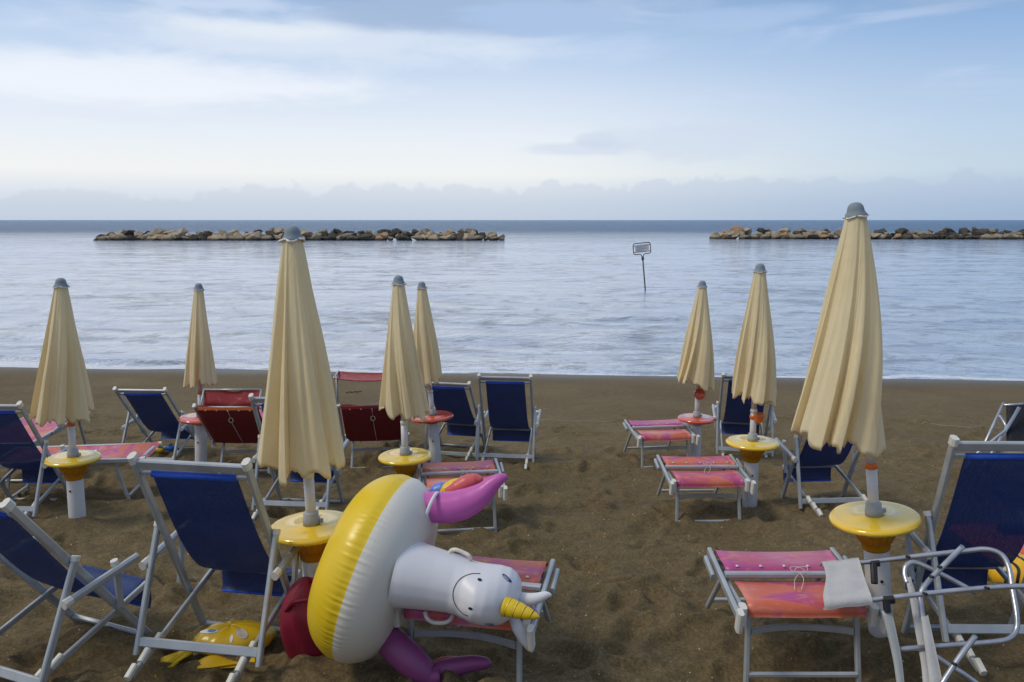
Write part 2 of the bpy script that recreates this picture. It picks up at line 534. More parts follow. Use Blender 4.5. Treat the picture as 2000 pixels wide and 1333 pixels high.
def vinyl(name, colr, rough=0.36, tr=0.12, bump=0.06, bs=7):
    m = plain(name, colr, rough, 0.03, 4, spec=0.5, bump=bump, bscale=bs)
    add_translucent(m, colr, tr)
    return m
M['v_yellow'] = vinyl('yellow_vinyl', (0.85, 0.60, 0.02))
M['v_cream'] = vinyl('ring_white_vinyl', (0.74, 0.72, 0.66))
M['v_white'] = vinyl('white_vinyl', (0.77, 0.77, 0.82))
M['v_pink'] = vinyl('pink_vinyl', (0.60, 0.13, 0.46))
M['v_pink_shaded'] = vinyl('shaded_pink_vinyl', (0.27, 0.06, 0.20))  # pink darkened for the lower wing: its shade is put into the colour
M['v_red'] = vinyl('red_vinyl', (0.68, 0.13, 0.13))
M['v_blue'] = vinyl('blue_vinyl', (0.16, 0.25, 0.72))
M['v_horn'] = vinyl('horn_vinyl', (0.82, 0.58, 0.02))
M['ink'] = plain('print_ink', (0.012, 0.012, 0.05), 0.4, 0.1, 30)
M['eye_white'] = plain('eye_print', (0.70, 0.74, 0.82), 0.4, 0.04, 30)
M['eye_grey'] = plain('eye_grey_print', (0.34, 0.37, 0.43), 0.4, 0.1, 30)
M['eye_blue'] = plain('eye_blue_print', (0.06, 0.22, 0.55), 0.4, 0.1, 30)
M['crim_bag'] = plain('crimson_nylon', (0.22, 0.006, 0.030), 0.55, 0.2, 6, bump=0.35, bscale=9)
M['grey_canvas'] = plain('grey_canvas', (0.44, 0.445, 0.46), 0.85, 0.1, 12, bump=0.25, bscale=120)
M['beige'] = plain('beige_towel', (0.21, 0.18, 0.12), 0.95, 0.3, 9, bump=0.5, bscale=14)
M['coral'] = plain('coral_towel', (0.66, 0.13, 0.09), 0.9, 0.12, 20, bump=0.4, bscale=150)

# ------------------------------------------------------------------ sand
def sand_material():
    m, nt, b = new_mat('dark_sand')
    geo = nt.nodes.new('ShaderNodeNewGeometry')
    sp = nt.nodes.new('ShaderNodeSeparateXYZ')
    nt.links.new(geo.outputs['Position'], sp.inputs[0])
    P = geo.outputs['Position']
    big = nd(nt, 'ShaderNodeTexNoise', i_Scale=0.55, i_Detail=6.0, i_Roughness=0.6)
    mid = nd(nt, 'ShaderNodeTexNoise', i_Scale=11.0, i_Detail=8.0, i_Roughness=0.7)
    fine = nd(nt, 'ShaderNodeTexNoise', i_Scale=55.0, i_Detail=6.0, i_Roughness=0.9)
    grain = nd(nt, 'ShaderNodeTexNoise', i_Scale=330.0, i_Detail=2.0, i_Roughness=0.7)
    for n in (big, mid, fine, grain):
        nt.links.new(P, n.inputs['Vector'])
    r = ramp(nt, [(0.38, (0.068, 0.049, 0.023)), (0.5, (0.145, 0.107, 0.053)), (0.62, (0.265, 0.205, 0.113))])
    v = math_n(nt, 'ADD', math_n(nt, 'MULTIPLY', mid.outputs['Fac'], 0.15), math_n(nt, 'MULTIPLY', fine.outputs['Fac'], 0.65))
    v = math_n(nt, 'ADD', v, math_n(nt, 'MULTIPLY', big.outputs['Fac'], 0.15))
    v = math_n(nt, 'ADD', v, math_n(nt, 'MULTIPLY', grain.outputs['Fac'], 0.05))
    nt.links.new(v, r.inputs[0])
    c = r.outputs[0]
    vo = nd(nt, 'ShaderNodeTexVoronoi', i_Scale=60.0)
    nt.links.new(P, vo.inputs['Vector'])
    bright = math_n(nt, 'MULTIPLY', smooth(nt, vo.outputs['Distance'], 0.10, 0.22, 1.0, 0.0),
                    smooth(nt, vo.outputs['Color'], 0.80, 0.84))
    c = mix_c(nt, math_n(nt, 'MULTIPLY', bright, 0.6), c, (0.36, 0.29, 0.20))
    vo2 = nd(nt, 'ShaderNodeTexVoronoi', i_Scale=24.0)
    nt.links.new(P, vo2.inputs['Vector'])
    dark = math_n(nt, 'MULTIPLY', smooth(nt, vo2.outputs['Distance'], 0.08, 0.22, 1.0, 0.0), smooth(nt, vo2.outputs['Color'], 0.7, 0.75))
    c = mix_c(nt, math_n(nt, 'MULTIPLY', dark, 0.5), c, (0.03, 0.022, 0.013))
    wet = smooth(nt, math_n(nt, 'ADD', sp.outputs[2], math_n(nt, 'MULTIPLY', big.outputs['Fac'], 0.10)), 0.05, 0.22, 1.0, 0.0)
    c = mix_c(nt, math_n(nt, 'MULTIPLY', wet, 0.45), c, (0.040, 0.031, 0.019))
    nt.links.new(c, b.inputs['Base Color'])
    rr = nt.nodes.new('ShaderNodeMapRange')
    nt.links.new(wet, rr.inputs[0])
    rr.inputs[3].default_value, rr.inputs[4].default_value = 0.92, 0.35
    nt.links.new(rr.outputs[0], b.inputs['Roughness'])
    b.inputs['Specular IOR Level'].default_value = 0.25
    h = math_n(nt, 'ADD', math_n(nt, 'MULTIPLY', fine.outputs['Fac'], 0.35), mid.outputs['Fac'])
    bp = nd(nt, 'ShaderNodeBump', i_Strength=0.8, i_Distance=0.03)
    nt.links.new(h, bp.inputs['Height'])
    nt.links.new(bp.outputs[0], b.inputs['Normal'])
    return m

rngs = np.random.default_rng(7)
def vnoise(x, y, seed):
    """smooth value noise"""
    g = np.random.default_rng(seed).random((256, 256))
    xi, yi = np.floor(x).astype(int), np.floor(y).astype(int)
    fx, fy = x - xi, y - yi
    fx, fy = fx * fx * (3 - 2 * fx), fy * fy * (3 - 2 * fy)
    a, b_ = g[xi % 256, yi % 256], g[(xi + 1) % 256, yi % 256]
    c_, d_ = g[xi % 256, (yi + 1) % 256], g[(xi + 1) % 256, (yi + 1) % 256]
    return (a * (1 - fx) + b_ * fx) * (1 - fy) + (c_ * (1 - fx) + d_ * fx) * fy - 0.5

def build_sand():
    ys = np.concatenate([np.linspace(-6, 1.8, 30)[:-1], 1.8 * (22 / 1.8) ** np.linspace(0, 1, 640)])
    ts = np.linspace(-1, 1, 760)
    ts = ts * .92 + 5.0 * np.sign(ts) * np.abs(ts) ** 24
    Yg, T = np.meshgrid(ys, ts, indexing='ij')
    Xg = T * (2.2 + 1.05 * np.clip(Yg, 0, None))
    Z = zg(Xg, Yg)
    dry = np.clip((Z - 0.03) / 0.35, 0, 1)
    near = np.clip((12 - Yg) / 5, 0.3, 1)
    n = 0.070 * vnoise(Xg * 1.3, Yg * 1.9, 1) + 0.052 * vnoise(Xg * 3.1, Yg * 5.5, 2) + 0.036 * vnoise(Xg * 7, Yg * 12, 3) + 0.014 * vnoise(Xg * 19, Yg * 27, 4)
    n += 0.008 * vnoise(Xg * 38, Yg * 50, 5) + 0.002 * np.random.default_rng(99).normal(0, .55, Xg.shape)
    Z = Z + n * dry * near
    # foot prints and scuffs
    rg = np.random.default_rng(11)
    for i in range(760):
        fy = rg.uniform(2.4, 11.5)
        fx = rg.uniform(-1, 1) * (1.0 + 0.8 * fy)
        an = rg.uniform(0, math.pi)
        a, b2 = rg.uniform(.09, .15), rg.uniform(.04, .065)
        dep = rg.uniform(.016, .046)
        r0 = np.searchsorted(ys, fy - .45)
        r1 = np.searchsorted(ys, fy + .45)
        xs, yy = Xg[r0:r1] - fx, Yg[r0:r1] - fy
        u = (xs * math.cos(an) + yy * math.sin(an)) / a
        v = (-xs * math.sin(an) + yy * math.cos(an)) / b2
        q = u * u + v * v
        Z[r0:r1] += -dep * np.exp(-q * 1.1) + dep * 0.55 * np.exp(-((np.sqrt(q) - 1.7) ** 2) * 3)
    # hollows and heaps dug around the loungers: x, y, radius x, radius y, height
    for (hx, hy, ra, rb, hh) in [(1.35, 5.9, .45, .22, .075), (1.3, 5.5, .5, .2, -.05), (1.45, 5.25, .6, .14, .02), (1.2, 3.2, .55, .3, -.09), (1.25, 3.75, .5, .16, .05),
                                 (-.1, 3.35, .4, .2, -.07), (-.1, 3.0, .3, .12, .03), (-.35, 5.6, .35, .2, -.04), (1.6, 8.0, .4, .2, -.05), (.9, 8.0, .5, .25, .04),
                                 (-1.5, 3.2, .5, .3, -.03), (2.6, 6.2, .5, .2, .03), (-2.5, 7.6, .6, .25, -.05), (-1.3, 7.9, .5, .25, -.05), (-3.4, 6.6, .4, .25, -.05)]:
        Z += hh * np.exp(-((Xg - hx) / ra) ** 2 - ((Yg - hy) / rb) ** 2)
    for (hx, hy) in ((-.94, 3.62), (1.805, 3.626), (-3.233, 5.662), (-.796, 5.797), (1.935, 6.212), (-3.12, 7.718), (-.774, 7.857), (1.909, 8.035)):
        q = np.hypot(Xg - hx, Yg - hy)
        Z += .026 * np.exp(-((q - .085) / .06) ** 2) * (.6 + 1.0 * vnoise(Xg * 9, Yg * 9, 41)) - .012 * np.exp(-((q - .24) / .09) ** 2)
    rows, cols = Xg.shape
    V = np.stack([Xg, Yg, Z], -1).reshape(-1, 3)
    i = np.arange(rows - 1)[:, None] * cols + np.arange(cols - 1)[None]
    Fc = np.stack([i, i + 1, i + cols + 1, i + cols], -1).reshape(-1, 4)
    me = bpy.data.meshes.new('sand')
    me.vertices.add(len(V)); me.vertices.foreach_set('co', V.ravel())
    me.loops.add(Fc.size); me.loops.foreach_set('vertex_index', Fc.ravel())
    me.polygons.add(len(Fc)); me.polygons.foreach_set('loop_start', np.arange(0, Fc.size, 4))
    me.update(calc_edges=True)
    me.polygons.foreach_set('use_smooth', np.ones(len(Fc), bool))
    me.materials.append(sand_material())
    o = bpy.data.objects.new('sand', me)
    C.objects.link(o)
    tag(o, kind='structure')
    Zi, Yi = Z, ys
    def height(x, y):
        r = int(np.clip(np.searchsorted(ys, y), 1, rows - 1))
        t = x / (2.2 + 1.05 * max(y, 0))
        c_ = int(np.clip(np.searchsorted(ts, t), 0, cols - 1))
        return float(Zi[r, c_])
    return height
height = build_sand()

# tiny shell pieces lying on the sand, far too many to count
mb = MB()
rg = random.Random(5)
for i in range(2600):
    y = 2.6 + 10.5 * rg.random() ** 1.5
    x = rg.uniform(-1, 1) * (0.9 + 0.75 * y)
    z = height(x, y)
    s = rg.uniform(.0018, .0052) * (0.8 + 0.05 * y)
    a = rg.uniform(0, 6.28)
    px = [(math.cos(a + k * 1.57) * s * (1.3 if k % 2 else .8), math.sin(a + k * 1.57) * s * (1.3 if k % 2 else .8)) for k in range(4)]
    mb.add([(x + p, y + q, z - .001) for p, q in px] + [(x, y, z + s * .8)], [(0, 1, 4), (1, 2, 4), (2, 3, 4), (3, 0, 4)], 0, False)
o = mb.build('shell_fragments', plain('shell', (0.60, 0.53, 0.42), 0.6, 0.3, 3))
tag(o, 'tiny pale shell fragments strewn over the brown sand', 'shells', kind='stuff')

# ------------------------------------------------------------------ sea
def sea_material():
    m, nt, b = new_mat('sea_water')
    geo = nt.nodes.new('ShaderNodeNewGeometry')
    P = geo.outputs['Position']
    sp = nt.nodes.new('ShaderNodeSeparateXYZ')
    nt.links.new(P, sp.inputs[0])
    y = sp.outputs[1]
    def wn(sx, sy, scale, detail, dist=0.0, rough=0.55, rot=0.0):
        mp = nd(nt, 'ShaderNodeMapping')
        nt.links.new(P, mp.inputs[0])
        mp.inputs['Scale'].default_value = (sx, sy, 1)
        mp.inputs['Rotation'].default_value = (0, 0, rot)
        n = nd(nt, 'ShaderNodeTexNoise', i_Scale=scale, i_Detail=detail, i_Roughness=rough, i_Distortion=dist)
        nt.links.new(mp.outputs[0], n.inputs['Vector'])
        return n.outputs['Fac']
    a = wn(0.85, 1.0, 1.5, 6, 0.5, 0.62, R(4))
    b1 = wn(0.9, 1.0, 4.0, 5, 0.4, 0.65, R(-6))
    c1 = wn(0.45, 1.0, 0.45, 4, 0.8, 0.5, R(3))
    hgt = math_n(nt, 'ADD', math_n(nt, 'ADD', math_n(nt, 'MULTIPLY', a, 1.25), math_n(nt, 'MULTIPLY', b1, 0.55)), math_n(nt, 'MULTIPLY', c1, 0.8))
    far = smooth(nt, math_n(nt, 'ADD', y, math_n(nt, 'MULTIPLY', math_n(nt, 'SUBTRACT', wn(0.02, 0.05, 1.0, 4), 0.5), 60.0)), 70.0, 260.0)
    gust = wn(0.02, 0.05, 1.0, 5, 0.6)
    bp = nd(nt, 'ShaderNodeBump', i_Strength=1.0)
    dist = math_n(nt, 'ADD', math_n(nt, 'MULTIPLY', smooth(nt, gust, 0.35, 0.65), 0.07), math_n(nt, 'ADD', 0.13, math_n(nt, 'MULTIPLY', far, 0.9)))
    nt.links.new(dist, bp.inputs['Distance'])
    nt.links.new(hgt, bp.inputs['Height'])
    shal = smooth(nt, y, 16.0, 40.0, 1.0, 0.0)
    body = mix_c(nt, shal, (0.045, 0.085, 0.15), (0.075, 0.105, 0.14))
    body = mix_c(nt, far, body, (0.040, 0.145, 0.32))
    # foam where the water runs out over the sand and on the little breaker
    att = nt.nodes.new('ShaderNodeAttribute')
    att.attribute_name = 'foam'
    fn = wn(1.0, 2.2, 4.5, 6, 0.6, 0.65)
    fo = smooth(nt, math_n(nt, 'ADD', att.outputs['Fac'], math_n(nt, 'MULTIPLY', math_n(nt, 'SUBTRACT', fn, 0.5), 0.9)), 0.46, 0.62)
    body = mix_c(nt, fo, body, (0.74, 0.77, 0.82))
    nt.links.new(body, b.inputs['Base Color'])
    nt.links.new(bp.outputs[0], b.inputs['Normal'])
    rr = math_n(nt, 'ADD', math_n(nt, 'ADD', 0.06, math_n(nt, 'MULTIPLY', fo, 0.5)), math_n(nt, 'MULTIPLY', far, 0.16))
    nt.links.new(rr, b.inputs['Roughness'])
    b.inputs['IOR'].default_value = 1.33
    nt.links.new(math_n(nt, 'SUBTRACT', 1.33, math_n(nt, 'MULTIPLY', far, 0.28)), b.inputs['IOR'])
    # the bright sheet of reflected sky on the calm water inside the breakwaters
    gl = nd(nt, 'ShaderNodeBsdfGlossy')
    gl.inputs['Color'].default_value = (0.96, 0.965, 1.0, 1)
    gl.inputs['Roughness'].default_value = 0.10
    nt.links.new(bp.outputs[0], gl.inputs['Normal'])
    fr = nd(nt, 'ShaderNodeLayerWeight', i_Blend=0.74)
    nt.links.new(bp.outputs[0], fr.inputs['Normal'])
    k = math_n(nt, 'MULTIPLY', smooth(nt, fr.outputs['Facing'], 0.42, 0.92), math_n(nt, 'SUBTRACT', 1.0, math_n(nt, 'MULTIPLY', far, 0.9)))
    k = math_n(nt, 'MULTIPLY', k, math_n(nt, 'SUBTRACT', 1.0, math_n(nt, 'MULTIPLY', fo, 0.8)), True)
    # cat's-paws and wavelets at every size break the reflection up
    rp = math_n(nt, 'ADD', math_n(nt, 'MULTIPLY', wn(0.75, 1.0, 0.9, 9, 0.5, 0.72, R(3)), 0.55), math_n(nt, 'MULTIPLY', wn(0.5, 1.0, 0.2, 10, 0.4, 0.78, R(-2)), 0.45))
    k = math_n(nt, 'MULTIPLY', k, smooth(nt, rp, 0.41, 0.535, 0.42, 1.25), True)
    mx = nt.nodes.new('ShaderNodeMixShader')
    nt.links.new(k, mx.inputs[0])
    nt.links.new(b.outputs[0], mx.inputs[1])
    nt.links.new(gl.outputs[0], mx.inputs[2])
    o = [n for n in nt.nodes if n.type == 'OUTPUT_MATERIAL'][0]
    nt.links.new(mx.outputs[0], o.inputs[0])
    return m

def build_sea():
    ys = 11.0 + (np.concatenate([np.linspace(0, 19, 270)[:-1], 19 * (30000 / 19) ** np.linspace(0, 1, 420)]))
    ts = np.linspace(-1, 1, 440)
    ts = ts * .95 + 5.0 * np.sign(ts) * np.abs(ts) ** 24
    Yg, T = np.meshgrid(ys, ts, indexing='ij')
    Xg = T * (8 + 1.2 * Yg)
    fade = np.clip(1 - (Yg - 14) / 110, 0, 1)
    rg = np.random.default_rng(3)
    Z = np.zeros_like(Xg)
    for lam, amp in ((5.5, .020), (3.4, .014), (2.1, .010), (1.3, .006)):
        for k in range(3):
            th = rg.normal(0.05, 0.16)
            kk = 2 * math.pi / lam / rg.uniform(.85, 1.2)
            Z += amp * np.sin(kk * (Yg * math.cos(th) + Xg * math.sin(th)) + rg.uniform(0, 6.28) + 1.5 * vnoise(Xg * .08, Yg * .15, 20 + k)) * 0.8
    shoal = np.clip((Yg - 16.5 + .07 * Xg) / 3.5, 0.12, 1)
    Z *= fade * shoal
    # the small wave lifting on the left before it breaks
    wy = 18.45 - 0.06 * Xg - 0.5
    env = 1 / (1 + np.exp((Xg + 7.6) / 0.9))
    d = Yg - wy
    Z += 0.13 * env * np.exp(-(d / np.where(d < 0, .26, .75)) ** 2)
    # faint ripple lines running up to the beach
    Z += 0.022 * np.exp(-((Yg - (17.75 - .07 * Xg + .25 * vnoise(Xg * .5, Yg * 0, 31))) / .18) ** 2)
    edge = Yg - (17.25 - .072 * Xg + .62 * vnoise(Xg * .33, Xg * 0 + 3.3, 30) + .20 * vnoise(Xg * 1.4, Xg * 0 + 3.3, 33))
    Z = Z + np.where(edge < 0, edge * 0.13, 0) + np.where(Yg < 19, .012, 0)
    foam = np.exp(-((edge - .10) / .13) ** 2) * 1.0 + 0.55 * np.exp(-((edge - .75) / .16) ** 2) * (vnoise(Xg * .3, Xg * 0 + 9.1, 32) > -.12)
    foam += 0.85 * env * np.exp(-((d + .55) / .42) ** 2)
    rows, cols = Xg.shape
    V = np.stack([Xg, Yg, Z], -1).reshape(-1, 3)
    i = np.arange(rows - 1)[:, None] * cols + np.arange(cols - 1)[None]
    Fc = np.stack([i, i + 1, i + cols + 1, i + cols], -1).reshape(-1, 4)
    me = bpy.data.meshes.new('sea')
    me.vertices.add(len(V)); me.vertices.foreach_set('co', V.ravel())
    me.loops.add(Fc.size); me.loops.foreach_set('vertex_index', Fc.ravel())
    me.polygons.add(len(Fc)); me.polygons.foreach_set('loop_start', np.arange(0, Fc.size, 4))
    me.update(calc_edges=True)
    me.polygons.foreach_set('use_smooth', np.ones(len(Fc), bool))
    a = me.attributes.new('foam', 'FLOAT', 'POINT')
    a.data.foreach_set('value', foam.ravel().astype(np.float32))
    me.materials.append(sea_material())
    o = bpy.data.objects.new('sea', me)
    C.objects.link(o)
    tag(o, kind='structure')
build_sea()

# ------------------------------------------------------------------ breakwaters, boulder by boulder
def rock_material(name, lo, hi):
    m, nt, b = new_mat(name)
    geo = nt.nodes.new('ShaderNodeNewGeometry')
    sp = nt.nodes.new('ShaderNodeSeparateXYZ')
    nt.links.new(geo.outputs['Position'], sp.inputs[0])
    n = nd(nt, 'ShaderNodeTexNoise', i_Scale=1.6, i_Detail=8.0, i_Roughness=0.7)
    nt.links.new(geo.outputs['Position'], n.inputs['Vector'])
    r = ramp(nt, [(0.35, lo), (0.65, hi)])
    nt.links.new(n.outputs['Fac'], r.inputs[0])
    wet = smooth(nt, math_n(nt, 'ADD', sp.outputs[2], math_n(nt, 'MULTIPLY', n.outputs['Fac'], -0.7)), -0.22, 0.22, 1.0, 0.0)
    c = mix_c(nt, math_n(nt, 'MULTIPLY', wet, 0.9), r.outputs[0], (0.016, 0.015, 0.013))
    nt.links.new(c, b.inputs['Base Color'])
    b.inputs['Roughness'].default_value = 0.85
    bp = nd(nt, 'ShaderNodeBump', i_Strength=0.7, i_Distance=0.2)
    nt.links.new(n.outputs['Fac'], bp.inputs['Height'])
    nt.links.new(bp.outputs[0], b.inputs['Normal'])
    return m
ROCK = [('pale tan', rock_material('tan_rock', (0.25, 0.20, 0.135), (0.46, 0.38, 0.27))),
        ('rusty brown', rock_material('rust_rock', (0.25, 0.15, 0.08), (0.42, 0.27, 0.16))),
        ('grey brown', rock_material('grey_rock', (0.17, 0.14, 0.10), (0.34, 0.285, 0.205))),
        ('dark weed-stained', rock_material('dark_rock', (0.030, 0.027, 0.021), (0.095, 0.082, 0.062)))]

def hull_rock(seed):
    import bmesh
    rg = random.Random(seed)
    bm = bmesh.new()
    for i in range(16):
        v = Vector((rg.gauss(0, 1), rg.gauss(0, 1), rg.gauss(0, 1))).normalized()
        v *= rg.uniform(.82, 1.0)
        bm.verts.new((v.x * rg.uniform(.9, 1.1), v.y, v.z * .78))
    r = bmesh.ops.convex_hull(bm, input=bm.verts)
    bmesh.ops.delete(bm, geom=[e for e in r['geom_interior'] if isinstance(e, bmesh.types.BMVert)], context='VERTS')
    bmesh.ops.bevel(bm, geom=list(bm.edges), offset=.014, segments=1, affect='EDGES', clamp_overlap=True)
    me = bpy.data.meshes.new('boulder')
    bm.to_mesh(me)
    bm.free()
    return me

rock_meshes = {}
for ci, (nm, mt) in enumerate(ROCK):
    rock_meshes[ci] = []
    for s in range(7):
        me = hull_rock(100 * ci + s)
        me.materials.append(mt)
        rock_meshes[ci].append(me)

def boulder(x, y, z, s, ci, rg, label, group):
    o = bpy.data.objects.new('boulder', rg.choice(rock_meshes[ci]))
    C.objects.link(o)
    o.location = (x, y, z)
    s *= rg.choice((.72, .9, 1.0, 1.0, 1.12, 1.25))
    o.scale = (s * rg.uniform(.85, 1.4), s * rg.uniform(.9, 1.2), s * rg.uniform(.75, 1.1))
    o.rotation_euler = (rg.uniform(-.4, .4), rg.uniform(-.4, .4), rg.uniform(0, 6.28))
    tag(o, label, 'boulder', group)

def breakwater(x0, x1, y0, y1, seed, side, n_front, n_mid, n_top, darkzone):
    rg = random.Random(seed)
    ln = x1 - x0
    def pick(t):
        p = rg.random()
        if darkzone and darkzone[0] < t < darkzone[1] and p < .48:
            return 3
        return 0 if p < .40 else 1 if p < .50 else 2 if p < .84 else 3
    def put(t, dy, z, s, row):
        ci = pick(t)
        end = min(t, 1 - t) * ln if side == 'long left' else t * ln
        ef = min(1, .45 + end / 6)
        boulder(x0 + t * ln, y0 + (y1 - y0) * t + dy, z * ef, s * (0.6 + .4 * ef), ci, rg,
                '%s boulder in the %s row of the %s breakwater' % (ROCK[ci][0], row, side), 'boulders of the %s breakwater' % side)
    for i in range(n_front):
        put((i + rg.uniform(.1, .9)) / n_front, rg.uniform(-.2, .3), rg.uniform(.10, .30), rg.uniform(.95, 1.35), 'waterline')
    for i in range(n_mid):
        put((i + rg.uniform(.1, .9)) / n_mid, rg.uniform(1.0, 1.6), rg.uniform(.60, .85), rg.uniform(.85, 1.2), 'middle')
    for i in range(n_top):
        put((i + rg.uniform(.1, .9)) / n_top, rg.uniform(2.0, 2.8), rg.uniform(1.0, 1.4), rg.uniform(.7, 1.15), 'top')
breakwater(-69.0, -1.4, 132.8, 132.8, 4, 'long left', 64, 60, 40, (.55, .80))
breakwater(35.9, 96.0, 143.4, 139.8, 9, 'right hand', 54, 50, 32, (.55, .95))

# ------------------------------------------------------------------ the sign standing in the water
sx, sy = 6.43, 38.1
sg = thing('warning_sign', (sx, sy, -0.4), 'small framed notice board on a leaning pole standing in the sea', 'sign', rot=(0, R(-6), 0))
M['sign_frame'] = plain('sign_frame_paint', (0.045, 0.03, 0.035), 0.5, 0.2, 20)
M['sign_plate'] = plain('sign_plate_paint', (0.56, 0.56, 0.58), 0.5, 0.15, 8)
M['sign_pole'] = plain('sign_pole_paint', (0.02, 0.035, 0.03), 0.5, 0.3, 10)
MB().tube([(0, 0, -0.6), (0, 0, 1.98)], 0.032, 10).build('pole', M['sign_pole'], sg)
MB().lathe([(0.036, 0), (0.06, .02), (0.06, .16), (0.036, .18)], 12, center=(0, 0, 1.86)).build('collar', M['sign_pole'], sg)
fr_ = []
hw, hh, rr_ = .41, .26, .10
for cx, cz, a0 in ((hw - rr_, hh - rr_, 0), (-hw + rr_, hh - rr_, 90), (-hw + rr_, -hh + rr_, 180)):
    fr_ += [(cx + rr_ * math.cos(R(a0 + k * 15)), 0, 2.42 + cz + rr_ * math.sin(R(a0 + k * 15))) for k in range(7)]
loop = fr_ + [(-.12, 0, 2.42 - hh), (-.06, 0, 2.12), (-.03, 0, 2.03), (.03, 0, 2.03), (.06, 0, 2.12), (.12, 0, 2.42 - hh)]
cx, cz = hw - rr_, -hh + rr_
loop += [(cx + rr_ * math.cos(R(270 + k * 15)), 0, 2.42 + cz + rr_ * math.sin(R(270 + k * 15))) for k in range(7)]
MB().tube(loop, 0.021, 8, closed=True).build('frame', M['sign_frame'], sg)
pl = MB().bar((0, 0, 2.42 - .19), (0, 0, 2.42 + .19), .66, .02).build('plate', M['sign_plate'], sg)
tx = MB()
for k in range(5):
    w = (.54, .40, .50, .34, .46)[k]
    tx.bar((-.27, -.0125, 2.55 - k * .066), (-.27 + w, -.0125, 2.55 - k * .066), .022, .005, (0, 0, 1))
tx.build('printed_lines', plain('sign_print', (0.22, 0.22, 0.25), 0.6, 0.1, 20), pl)
cl = MB()
for sx_ in (-1, 1):
    for sz_ in (-1, 1):
        cl.tube([(sx_ * .32, 0, 2.42 + sz_ * .14), (sx_ * .395, 0, 2.42 + sz_ * .15)], .018, 6)
cl.build('clip', M['sign_frame'], sg)

# ------------------------------------------------------------------ umbrellas and their tables
def vlen(a): return math.sqrt(sum(c * c for c in a))

UMB = [  # name key, base px, cap px, table height, hem (left px, right px, y px), style, twist, seed
    dict(k='U1', base=(-.940, 3.62), cap=(570, 438), th=.575, hem=(506, 672, 906), tw=.05, seed=3, fold=.56, arch=.105, col='yellow',
         label='big closed cream umbrella beside the unicorn float', tlabel='yellow table half hidden behind the yellow and white swim ring'),
    dict(k='U2', base=(1.805, 3.626), cap=(1670, 392), th=.640, hem=(1545, 1729, 862), tw=-.22, seed=8, fold=.52, arch=.05, col='yellow',
         label='tallest closed cream umbrella, leaning, beside the grey tubular folding chair', tlabel='large yellow table nearest the grey tubular folding chair'),
    dict(k='U3', base=(-3.233, 5.662), cap=(118, 541), th=.505, hem=(70, 175, 812), tw=-.08, seed=12, fold=.52, arch=.07, col='yellow',
         label='closed cream umbrella farthest to the left, over a yellow table', tlabel='yellow table with chipped white post beside the leftmost deck chair'),
    dict(k='U4', base=(-.796, 5.797), cap=(778, 536), th=.508, hem=(741, 839, 800), tw=.12, seed=21, fold=.54, arch=.07, col='yellow',
         label='closed cream umbrella behind the swim ring, with a frayed hem', tlabel='yellow table with amber funnel behind the top of the swim ring'),
    dict(k='U5', base=(1.935, 6.212), cap=(1485, 513), th=.559, hem=(1428, 1515, 776), tw=-.18, seed=30, fold=.50, arch=.07, col='yellow',
         label='closed cream umbrella with an orange ashtray, over the pink folded lounger', tlabel='yellow table right behind the pink folded lounger with the bow'),
    dict(k='U6', base=(-3.12, 7.718), cap=(388, 552), th=.512, hem=(360, 423, 748), tw=-.04, seed=41, fold=.46, arch=.06, col='red',
         label='slim closed cream umbrella with a red sun printed near its hem', tlabel='red table beside the crimson lounger with the ring pull'),
    dict(k='U7', base=(-.774, 7.857), cap=(823, 549), th=.521, hem=(803, 862, 744), tw=.10, seed=52, fold=.44, arch=.05, col='red',
         label='closed cream umbrella partly hidden behind another one, over a red table', tlabel='red table between the sunshade lounger and the two blue deck chairs'),
    dict(k='U8', base=(1.909, 8.035), cap=(1372, 547), th=.489, hem=(1320, 1393, 748), tw=-.22, seed=63, fold=.44, arch=.05, col='red',
         label='closed cream umbrella with a round red ashtray just under its hem', tlabel='red table with white top glare beside the farthest right deck chair'),
]

